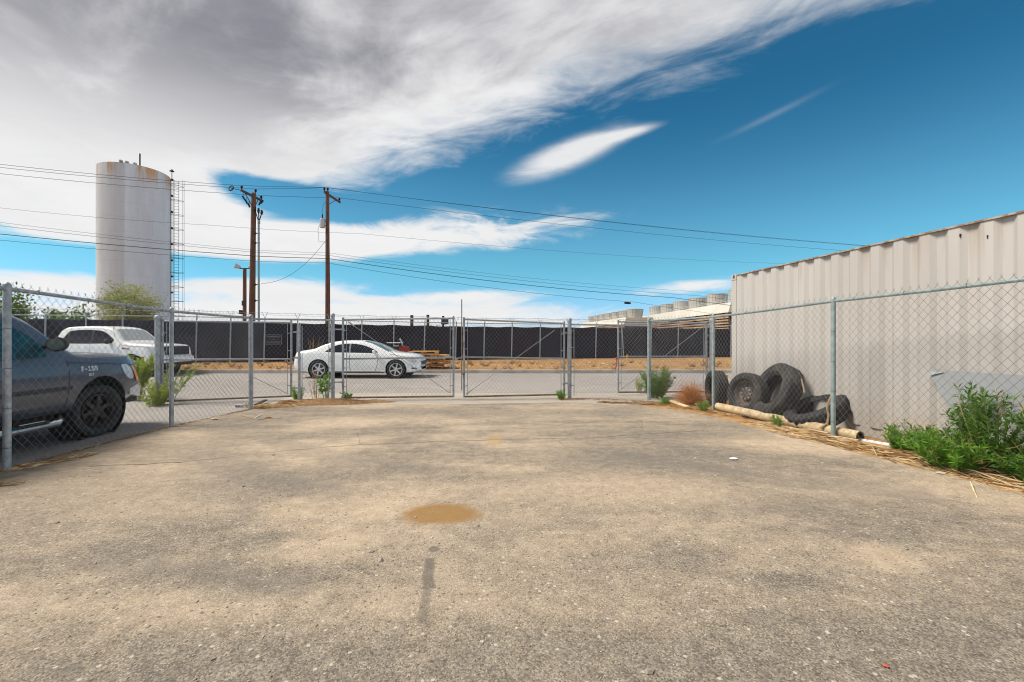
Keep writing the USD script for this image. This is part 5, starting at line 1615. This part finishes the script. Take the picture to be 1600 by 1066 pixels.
# ---------------------------------------------------------------- pallets and the red machine by the kerb
def pallet_geometry(parent, seed, mat, skew=0.0):
    rng = np.random.default_rng(seed)
    for k in range(7):
        y = -.5 + k / 6 * 1.0
        obj('deck_board', MB().box((rng.normal() * .008, y, .128 + rng.normal() * .002), (1.2, .095, .018), rng.normal() * .008), mat, parent, smooth=False)
    for x in (-.57, 0, .57):
        obj('stringer', MB().box((x, 0, .068), (.04, 1.05, .095)), mat, parent, smooth=False)
    for y in (-.46, 0, .46):
        obj('bottom_board', MB().box((0, y, .010), (1.2, .1, .018)), mat, parent, smooth=False)


px0 = wp(664, 590, 18.9)
stack = [('lowest, reddest', -.02, .10, 'pallet_old', .14, .06), ('second from the bottom', .20, -.12, 'pallet_old', .28, -.03), ('middle', .05, .18, 'pallet_wood', .42, .09), ('second from the top', .16, -.05, 'pallet_wood', .56, .04), ('topmost', -.28, .03, 'pallet_wood', .71, .0)]
bx = wp(672, 560, 19.4)[0]
for k, (nm_, dx, ra, mt, z, tl) in enumerate(stack):
    z = .10 + k * .152
    T = trimesh.transformations.rotation_matrix(ra, [0, 0, 1]) @ trimesh.transformations.rotation_matrix(tl * .6, [0, 1, 0])
    T[:3, 3] = [bx + dx, 19.45, z + .02]
    t_ = thing('wooden_pallet', f'orange wooden pallet, {nm_} of the stack in front of the sedan', 'pallet', mat4=T, group='pallets stacked in front of the sedan')
    pallet_geometry(t_, 60 + k, mt)
mc = wp(619, 552, 20.2)
rm_ = thing('red_machine', 'small red machine with a flat white lid standing behind the sedan hood', 'machine', (mc[0], 20.2, .15), world=True)
x0, x1 = wp(611, 540, 20.2)[0], wp(637, 540, 20.2)[0]
zt0, zt1 = zt(0, 541, 20.2), zt(0, 553, 20.2)
obj('body', MB().box((x0 + .1, 20.2, (zt0 - .06 + .2) / 2 + .02), (.14, .6, zt0 - .3)).box((x1 - .16, 20.2, (zt0 + .2) / 2), (.34, .6, zt0 - .2)), 'red_machine', rm_)
obj('dark_core', MB().box(((x0 + x1) / 2 - .06, 20.25, .7), (x1 - x0 - .3, .5, .85)), 'black_plastic', rm_)
c0, c1 = wp(606.5, 535.5, 20.0), wp(626, 535.5, 20.0)
obj('lid', MB().box(((c0[0] + c1[0]) / 2, 20.1, c0[2]), (c1[0] - c0[0], .7, .045)), 'white_sheet', rm_)
c2, c3 = wp(616, 540.5, 20.0), wp(624, 540.5, 20)
obj('handle', MB().box(((c2[0] + c3[0]) / 2, 19.85, c2[2]), (c3[0] - c2[0], .06, .04)), 'white_sheet', rm_)
obj('bent_pipe', MB().tube([wp(624.5, 529, 20), wp(627.5, 534, 20), wp(629, 540, 20), wp(629.5, 545, 20)], .035, 8), 'transformer_grey', rm_)

# ---------------------------------------------------------------- weeds and bushes
g = gp(1029, 622); weed('shrub', 'green willow leaved shrub at the foot of the right corner post', g[0] - .02, g[1] + .12, .84, .42, 74, 46, .064, 'leaf_fresh', 21, 'shrub', aspect=.26)
g = gp(1004, 614); weed('weed', 'small yellow green weed left of the right corner post', g[0], g[1] + .25, .5, .2, 14, 26, .05, 'leaf_olive', 22)
g = gp(1040, 632); weed('weed', 'low leafy weed between the shrub and the pale plank', g[0], g[1], .2, .14, 16, 20, .05, 'leaf_bright', 23)
g = gp(1100, 643); weed('weed', 'low bright weed at the second fence post of the right fence', g[0], g[1], .26, .13, 18, 18, .05, 'leaf_bright', 24)
g = gp(1218, 672); weed('weed', 'small fern like weed growing over the tan pole', g[0] + .05, g[1] + .1, .26, .13, 16, 22, .045, 'leaf_bright', 25)
g = gp(1318, 672); weed('weed', 'bright fern like weed right of the front fence post', g[0] + .03, g[1] + .12, .36, .14, 20, 24, .06, 'leaf_bright', 26)
# the big stand of weeds in front of the container
weed('tall_weed', 'tallest green weed with pale flowers, standing in front of the grey metal sheet', 4.98, 4.47, 1.02, .40, 85, 62, .07, 'leaf_green', 31, aspect=.21, flowers=30)
weed('tall_weed', 'dark green weed at the right edge of the photo beside the grey metal sheet', 5.22, 3.98, .80, .5, 90, 62, .07, 'leaf_green', 32, aspect=.21)
weed('tall_weed', 'low spreading green weed in front of the flowering tall weed', 4.72, 4.62, .46, .38, 80, 46, .066, 'leaf_bright', 33, aspect=.22, lean=(-.2, -.15))
weed('tall_weed', 'small green weed at the left end of the weed stand, beside the white pipe', 4.72, 5.22, .46, .22, 38, 34, .06, 'leaf_bright', 34, aspect=.24, flowers=5)
weed('tall_weed', 'mid height green weed between the left end and the flowering tall weed', 4.85, 4.92, .50, .28, 50, 46, .062, 'leaf_green', 35, aspect=.22, flowers=5)
weed('tall_weed', 'low green weed at the right edge, hanging over the straw', 5.02, 4.12, .46, .40, 70, 50, .066, 'leaf_green', 36, aspect=.22, lean=(-.15, -.2))
# by the gates
g = gp(468, 628); weed('weed', 'bright green weed at the foot of the thin post left of the double gate', g[0], g[1] - .05, .42, .17, 22, 24, .06, 'leaf_bright', 41)
g = gp(523, 618); weed('weed', 'yellow green vine like weed climbing the left gate post', g[0] + .02, g[1] - .55, .72, .16, 12, 18, .085, 'leaf_bright', 42, bare=.3, aspect=.4)
g = gp(546, 623); weed('weed', 'small yellow green weed under the lower left corner of the double gate', g[0], g[1] - .15, .2, .12, 10, 12, .07, 'leaf_bright', 43, aspect=.45)
g = gp(877, 623); weed('weed', 'small bright weed at the foot of the thick post right of the double gate', g[0], g[1] - .1, .27, .17, 24, 20, .05, 'leaf_bright', 44)
# outside, left
g = gp(236, 637); weed('sapling', 'low yellow green bushy growth on the ground between grey pickup nose and hinge post', g[0] - .05, g[1] + .2, .62, .34, 34, 40, .055, 'leaf_olive', 45, 'sapling', aspect=.42, bare=.1)
g = gp(222, 600); weed('sapling', 'round leafy bush covering the front wheel of the white pickup', -8.65, 10.0, 1.26, .40, 60, 70, .06, 'leaf_olive', 46, 'sapling', aspect=.45, bare=.42)
weed('sapling', 'loose green bush growing in front of the white pickup grille', -7.75, 9.75, 1.1, .40, 17, 46, .055, 'leaf_olive', 47, 'sapling', aspect=.4, lean=(.38, 0), bare=.35)
p = wp(493, 550, 19.6); weed('dry_weed', 'tall dry tan weed stalks behind the trunk of the sedan', p[0], 19.4, 1.75, .45, 16, 26, .07, 'litter_brown', 48, z=.1, stemmat='twig', stem_r=.010)
p = wp(500, 590, 10.6); weed('dry_weed', 'thin dry twiggy weed in front of the sedan rear wheel', p[0], 10.4, .95, .3, 9, 14, .05, 'litter_brown', 49, stemmat='twig', stem_r=.006)
# tumbleweed: a ball of springy twigs
rng = np.random.default_rng(77)
g = gp(1083, 634)
tw = thing('tumbleweed', 'rust coloured dry tumbleweed lodged against the fence between shrub and tyres', 'tumbleweed', (g[0] + .05, g[1] + .2, 0))
tb = MB()
for k in range(520):
    a, e = rng.uniform(0, 2 * np.pi), rng.uniform(-.1, 1.5)
    d = np.array([math.cos(a) * math.cos(e), math.sin(a) * math.cos(e), math.sin(e)])
    L = rng.uniform(.2, .43)
    b = np.array([0, 0, .06]) + rng.normal(size=3) * .05
    q = np.cross(d, rng.normal(size=3)); q /= np.linalg.norm(q)
    t = np.linspace(0, 1, 5)[:, None]
    tb.tube(b + d * L * t + q * L * .35 * t * t, np.linspace(.004, .0018, 5), 3, False)
v = MB().raw(*leaf_quads(np.array([0, 0, .14]) + rng.normal(size=(3200, 3)) * [.18, .18, .12] + [0, 0, .03], .03, rng, 0, .3))
obj('twigs', tb, 'tumbleweed_rust', tw, smooth=False)
obj('dry_leaves', v, 'tumbleweed_rust', tw, smooth=False)

# ---------------------------------------------------------------- straw, litter, stones
def scatter_sticks(name, label_kind, path, width, n, mats, seed, lo=.08, hi=.5, along=.7, rad=(.0015, .004), z0=.016, pile=.03):
    """Loose stalks strewn along a path on the ground, one mesh per tone."""
    rng = np.random.default_rng(seed)
    P = np.array(path, float); seg = np.linalg.norm(np.diff(P, axis=0), axis=1); cum = np.r_[0, np.cumsum(seg)]
    out = [MB() for _ in mats]
    for k in range(n):
        s = rng.uniform(0, cum[-1]); i = min(np.searchsorted(cum, s) - 1, len(seg) - 1); i = max(i, 0)
        d = (P[i + 1] - P[i]) / seg[i]; c = P[i] + d * (s - cum[i])
        off = rng.normal() * width * .42
        nrm = np.array([-d[1], d[0]])
        c = c + nrm * off
        an = math.atan2(d[1], d[0]) + rng.normal() * (1 - along) * 1.9
        L = rng.uniform(lo, hi) * rng.uniform(.4, 1)
        h = pile * max(0, 1 - (off / width) ** 2 * 2) * rng.uniform(0, 1)
        e = np.array([math.cos(an), math.sin(an)]) * L / 2
        bend = nrm * rng.normal() * .04 * L
        r = rng.uniform(*rad)
        pts = [np.append(c - e, z0 + h * .3 + r), np.append(c + bend, z0 + h + r), np.append(c + e, z0 + h * rng.uniform(0, 1.2) + r)]
        out[k % len(mats)].tube(pts, r, 3, False)
    return out


outs = scatter_sticks('straw', '', [(4.05, 7.1), (4.38, 5.9), (4.62, 5.0), (4.8, 4.3), (4.98, 3.6), (5.2, 2.6)], .26, 3000, ['straw', 'straw_pale', 'litter_brown'], 51, .06, .55, .72, (.0015, .0042), .014, .05)
for o, m_ in zip(outs, ('straw', 'straw_pale', 'litter_brown')):
    pass
o3 = scatter_sticks('straw', '', [(4.2, 6.3), (4.42, 5.6), (4.6, 4.9), (4.8, 4.2), (5.0, 3.5), (5.2, 2.8)], .24, 330, ['straw', 'straw_pale', 'litter_brown'], 151, .3, .85, .8, (.003, .0065), .018, .09)
for o, o_ in zip(outs, o3): o.raw(*o_.mesh())
st = thing('dry_straw', 'matted dry straw and stalks along the foot of the right fence', 'straw', (4.6, 5, 0), world=True)
stage.GetPrimAtPath(st).SetCustomDataByKey('kind', 'stuff')
for o, m_ in zip(outs, ('straw', 'straw_pale', 'litter_brown')):
    obj('stalks', o, m_, st, smooth=False)
mat_ = MB(); rng = np.random.default_rng(5)
pth = np.array([(4.02, 7.2), (4.35, 5.9), (4.62, 5.0), (4.82, 4.3), (5.02, 3.5), (5.3, 2.4)])
sheetv = []
for (x, y) in pth:
    sheetv.append([(x - .30, y - .02), (x - .05, y), (x + .2, y + .03), (x + .55, y + .05)])
SV = np.array(sheetv)
fine = []
from scipy.interpolate import interp1d
tt = np.linspace(0, 5, 90); ii = interp1d(np.arange(6), SV, axis=0)(tt)
ww = np.linspace(0, 3, 16); ii = interp1d(np.arange(4), ii, axis=1)(ww)
nz = meshkit.fbm(np.concatenate([ii * 7, np.zeros(ii.shape[:2] + (1,))], -1), 4, 2)
zz_ = .0 + (nz - .42) * .09 * np.sin(np.clip(np.linspace(0, 1, 16), .0, 1) * np.pi)[None] + .006
ii = ii.copy(); ii[:, 0] += ((meshkit.fbm(np.concatenate([ii[:, 0] * 3, np.zeros((90, 1))], -1), 3, 6) - .5) * .35)[:, None] * [1, 0]
v = np.concatenate([ii, zz_[..., None] + .008], -1).reshape(-1, 3)
i, j = np.meshgrid(np.arange(89), np.arange(15), indexing='ij')
mat_.raw(v, np.stack([i * 16 + j, i * 16 + j + 1, (i + 1) * 16 + j + 1, (i + 1) * 16 + j], -1).reshape(-1, 4))
ground_mat('litter_soil', (.40, .27, .14), (.30, .19, .095), (.52, .39, .22), 2.0, 14.0, 60.0, .02, .7)
obj('mulch', mat_, 'litter_soil', st, smooth=True)

lt = thing('leaf_litter', 'brown dead leaves and twigs heaped around the left gate post', 'leaf litter', (-4.3, 9.4, 0), world=True)
stage.GetPrimAtPath(lt).SetCustomDataByKey('kind', 'stuff')
outs = scatter_sticks('litter', '', [(-5.1, 8.75), (-4.75, 9.25), (-4.2, 9.35), (-3.5, 9.55), (-3.0, 9.7)], .24, 900, ['litter_brown', 'straw', 'litter_brown'], 52, .04, .3, .4, (.0015, .004), .012, .05)
for o, m_ in zip(outs, ('litter_brown', 'straw', 'twig')):
    obj('stalks', o, m_, lt, smooth=False)
rng = np.random.default_rng(53)


def leaf_bed(path, width, n, seed, size=.045, z=.02):
    r_ = np.random.default_rng(seed)
    P = np.array(path, float); t = r_.uniform(0, len(P) - 1.001, n); i = t.astype(int)
    c = P[i] + (P[i + 1] - P[i]) * (t - i)[:, None] + r_.normal(size=(n, 2)) * width * .45
    v, f = leaf_quads(np.column_stack([c, z + np.abs(r_.normal(size=n)) * .012]), size, r_, 0, .5)
    v[:, 2] = z + (v[:, 2] - z) * .25
    return MB().raw(v, f)


mv = MB()
for (cx_, cy_, rx_, ry_, hh) in ((-4.15, 9.42, 1.0, .34, .085), (-4.95, 8.95, .45, .22, .05), (-3.3, 9.62, .7, .14, .035)):
    a_ = np.arange(40) / 40 * 2 * np.pi; rr_2 = np.linspace(0, 1, 9)
    A2, R2 = np.meshgrid(a_, rr_2)
    lump = 1 + .35 * (meshkit.fbm(np.stack([np.cos(A2) * R2 * 3 + cx_, np.sin(A2) * R2 * 3, A2 * 0], -1), 3, 5) - .5) * 2
    vv_ = np.stack([cx_ + np.cos(A2) * R2 * rx_ * lump, cy_ + np.sin(A2) * R2 * ry_ * lump, .004 + hh * (1 - R2 ** 2) * lump + .012 * (R2 < .99)], -1).reshape(-1, 3)
    i_, j_ = np.meshgrid(np.arange(8), np.arange(40), indexing='ij'); j2_ = (j_ + 1) % 40
    mv.raw(vv_, np.stack([i_ * 40 + j_, (i_ + 1) * 40 + j_, (i_ + 1) * 40 + j2_, i_ * 40 + j2_], -1).reshape(-1, 4))
ground_mat('leaf_mould', (.25, .15, .07), (.18, .105, .05), (.36, .25, .14), 2.0, 14.0, 60.0, .02, .7)
obj('mulch', mv, 'leaf_mould', lt, smooth=True)
obj('dead_leaves', leaf_bed([(-4.9, 9.3), (-4.2, 9.42), (-3.4, 9.5)], .2, 1100, 66, .05, .075), 'litter_brown', lt, smooth=False)
obj('dead_leaves', leaf_bed([(-5.05, 8.8), (-4.75, 9.25), (-4.1, 9.4), (-3.2, 9.6)], .22, 1500, 54), 'litter_brown', lt, smooth=False)
obj('dead_leaves', leaf_bed([(-4.6, 9.1), (-4.2, 9.2), (-3.4, 9.45)], .2, 500, 55), 'straw', lt, smooth=False)
l2 = thing('leaf_litter', 'thin line of brown leaves and soil under the right fence panel and corner post', 'leaf litter', (2.3, 9.9, 0), world=True)
stage.GetPrimAtPath(l2).SetCustomDataByKey('kind', 'stuff')
obj('dead_leaves', leaf_bed([(1.1, 10.0), (1.6, 10.1), (2.4, 9.95), (3.1, 9.6), (3.5, 9.1), (3.9, 8.3)], .1, 1300, 56), 'litter_brown', l2, smooth=False)
outs = scatter_sticks('litter', '', [(1.9, 9.5), (2.6, 9.4), (3.2, 9.2), (3.7, 8.6), (3.95, 7.9)], .14, 420, ['straw', 'litter_brown'], 57, .05, .4, .7)
for o, m_ in zip(outs, ('straw', 'litter_brown')):
    obj('stalks', o, m_, l2, smooth=False)
l3 = thing('dry_straw', 'thin tuft of dry straw at the foot of the nearest left fence post', 'straw', (-5.2, 4.6, 0), world=True)
stage.GetPrimAtPath(l3).SetCustomDataByKey('kind', 'stuff')
outs = scatter_sticks('straw', '', [(-5.45, 4.5), (-5.25, 4.75), (-5.1, 5.0), (-5.05, 5.2)], .07, 380, ['straw', 'straw_pale', 'litter_brown'], 58, .04, .3, .75)
o2 = scatter_sticks('straw', '', [(-4.95, 4.08), (-4.72, 4.14)], .035, 60, ['straw', 'straw_pale', 'litter_brown'], 59, .05, .3, .85)
for o, o_, m_ in zip(outs, o2, ('straw', 'straw_pale', 'litter_brown')):
    o.raw(*o_.mesh()); obj('stalks', o, m_, l3, smooth=False)
l4 = thing('leaf_litter', 'scattered dry leaves and grit along the foot of the left fence', 'leaf litter', (-5.4, 7, 0), world=True)
stage.GetPrimAtPath(l4).SetCustomDataByKey('kind', 'stuff')
obj('dead_leaves', leaf_bed([(-5.36, 4.9), (-5.4, 5.9), (-5.38, 6.9), (-5.25, 8.0), (-5.15, 8.6)], .035, 700, 60, .035), 'litter_brown', l4, smooth=False)


def rocks(n, pick, sizes, mat, seed, name, label):
    """Loose stones as one mesh of little lumps."""
    r_ = np.random.default_rng(seed)
    base = trimesh.creation.icosphere(0); mb = MB()
    V = []; Fs = []
    for k in range(n):
        x, y = pick(r_)
        s_ = r_.uniform(*sizes) * (1 + (r_.uniform() < .06) * 1.2)
        z = float(np.atleast_1d(ground_z(np.array([x]), np.array([y])))[0]) + .013
        v = base.vertices * (1 + r_.normal(size=(len(base.vertices), 1)) * .18) * s_ * r_.uniform(.6, 1.3, 3) * [1, 1, .6]
        V.append(v + [x, y, z + s_ * .15]); Fs.append(base.faces + 12 * k)
    mb.raw(np.vstack(V), np.vstack(Fs))
    return obj(name, mb, mat, smooth=False, label=label, cat='stones', kind='stuff')


rocks(900, lambda r: (lambda y: (r.uniform(-1.15, 1.15) * y * .98, y))(1.7 + 7.2 * r.uniform() ** 1.6), (.003, .008), 'pebble', 61, 'pebbles', 'small dark pebbles strewn over the yard asphalt')
rocks(260, lambda r: (lambda y: (r.uniform(-1.1, 1.1) * y, y))(1.7 + 6.0 * r.uniform() ** 1.4), (.003, .007), 'pebble_pale', 62, 'pebbles', 'small pale pebbles strewn over the yard asphalt')
rocks(900, lambda r: (r.uniform(-18, 14), 18.8 + r.uniform() ** .8 * 4), (.01, .035), 'pebble_pale', 63, 'stones', 'pale stones on the dirt bank under the screened fence')
dg = thing('dry_grass', 'sparse dry grass tufts on the dirt bank under the screened fence', 'grass', (0, 20, 0), world=True)
stage.GetPrimAtPath(dg).SetCustomDataByKey('kind', 'stuff')
rng = np.random.default_rng(64); tm_ = [MB(), MB()]
for k in range(240):
    x, y = rng.uniform(-17, 13), 18.8 + rng.uniform() * 3.6
    if y > fence_y(x) - .2: continue
    z = float(ground_z(np.array([x]), np.array([y]))[0])
    for q in range(14):
        a = rng.uniform(0, 6.28); L = rng.uniform(.06, .28)
        tm_[k % 2].tube([(x + rng.normal() * .05, y, z), (x + math.cos(a) * L * .7, y + math.sin(a) * L * .7, z + L * rng.uniform(.3, 1))], .006, 3, False)
obj('tufts', tm_[0], 'straw', dg, smooth=False); obj('tufts', tm_[1], 'litter_brown', dg, smooth=False)

# bits of rubbish
def crumple(c, s, seed, mat, name, label, cat, flat=.5):
    r_ = np.random.default_rng(seed)
    m_ = trimesh.creation.icosphere(2); v = m_.vertices
    v = v * (1 + (meshkit.fbm(v * 2.3 + seed, 3, seed)[:, None] - .5) * 1.1) * np.array(s)
    v[:, 2] *= flat
    v[:, 2] -= v[:, 2].min()
    obj(name, MB().raw(v + np.append(c[:2], .014), m_.faces), mat, label=label, cat=cat, smooth=False)


crumple(gp(1146, 720), (.045, .03, .02), 3, 'white_plastic', 'paper_scrap', 'white scrap of paper lying on the asphalt in the open right half of the yard', 'paper')
crumple(gp(1165, 653.5), (.06, .04, .03), 4, 'black_rubber', 'rubber_lump', 'small black lump of rubber on the pale ground before the tan pole', 'rubber')
crumple(gp(1086, 719), (.014, .012, .012), 6, 'white_plastic', 'paper_scrap', 'tiny white crumb left of the white paper scrap', 'paper')
crumple(gp(509, 622), (.05, .04, .05), 7, 'white_plastic', 'paper_cup', 'crumpled pale cup in the dead leaves by the left gate post', 'cup', .9)
crumple(gp(385, 637), (.05, .04, .05), 8, 'pebble_pale', 'paper_bag', 'pale crumpled bag at the foot of the left corner post', 'bag', .9)
crumple(gp(335, 657), (.05, .035, .03), 9, 'straw_pale', 'paper_scrap', 'tan scrap of paper on the yard inside the left fence', 'paper')
crumple(gp(1384, 1047), (.012, .009, .008), 10, 'red_cloth', 'red_scrap', 'tiny red scrap on the near asphalt at the bottom right', 'scrap')
crumple(gp(1087, 634), (.045, .03, .03), 12, 'white_plastic', 'paper_scrap', 'white scrap of paper at the foot of the tumbleweed', 'paper')
crumple(gp(1470, 742), (.05, .03, .012), 13, 'pebble_pale', 'paper_scrap', 'pale flattened scrap lying in the straw below the green weeds', 'paper')
g = gp(374, 637)
obj('drink_can', MB().tube([g + [-.07, 0, .035], g + [.06, .02, .035]], .033, 12), 'purple_can', label='crushed purple and white drink can by the left corner post', cat='can')
a, b = gp(400, 635), gp(415, 630)
obj('board_scrap', MB().bar(a + [0, 0, .03], b + [0, 0, .07], .08, .02), 'dark_wood', label='short dark board scrap propped in the trash by the left corner post', cat='board')
a, b = gp(397, 656), gp(407, 650)
obj('white_stick', MB().bar(a + [0, 0, .02], b + [0, 0, .02], .012, .01), 'white_plastic', label='short white stick lying on the yard inside the left fence', cat='stick')
pl = [gp(376, 651), gp(390, 654.5), gp(402, 658), gp(420, 655.5), gp(440, 656)]
obj('twig', MB().tube([p_ + [0, 0, .02] for p_ in pl], [.004, .006, .007, .006, .003], 5), 'twig', label='long thin brown twig lying on the yard inside the left fence', cat='twig')
crumple(gp(419, 655), (.06, .03, .02), 14, 'litter_brown', 'dead_leaf', 'curled brown dead leaf on the twig inside the left fence', 'leaf', .6)
a, b = gp(1047, 628), gp(1074, 638)
obj('plank', MB().bar(a + [0, 0, .03], b + [0, 0, .025], .10, .025), 'pale_wood', label='pale split plank lying between shrub and tumbleweed', cat='plank')
a, b = gp(1018, 614.5), gp(1032, 624)
obj('lath', MB().bar(a + [.02, 0, .06], b + [0, 0, .02], .03, .018), 'pale_wood', label='thin pale lath leaning at the foot of the right corner post', cat='lath')
obj('branch', MB().tube([wp(1282, 669, 6.3), wp(1293, 661, 6.28), wp(1295, 648, 6.27), wp(1292, 638, 6.27), wp(1297, 622, 6.25), wp(1299, 617, 6.25)], [.016, .017, .016, .015, .013, .008], 8), 'twig', label='crooked tan branch hooked on the fence beside the front post', cat='branch')
obj('branch', MB().tube([wp(1252, 592, 7.0), wp(1255, 602, 6.98), wp(1257, 614, 6.95)], [.01, .014, .012], 7), 'twig', label='short broken branch standing on the lowest leaning tyre', cat='branch')
a, b = gp(1516, 761), gp(1527, 781)
obj('reed', MB().tube([a + [0, 0, .05], (a + b) / 2 + [0, 0, .03], b + [0, 0, .016]], [.006, .006, .004], 5), 'straw_pale', label='single pale reed poking out of the straw onto the asphalt', cat='reed')
a, b = gp(1572, 755), gp(1583, 735)
obj('stick', MB().tube([a + [0, 0, .03], b + [0, 0, .06]], [.011, .008], 6), 'twig', label='brown stick leaning in the straw at the right edge', cat='stick')
for k, (px, py, s_) in enumerate([(172, 843, .011), (200, 917, .012), (371, 815, .013), (483, 767, .014), (3, 847, .02), (212, 766, .011), (759, 847, .012)]):
    pass
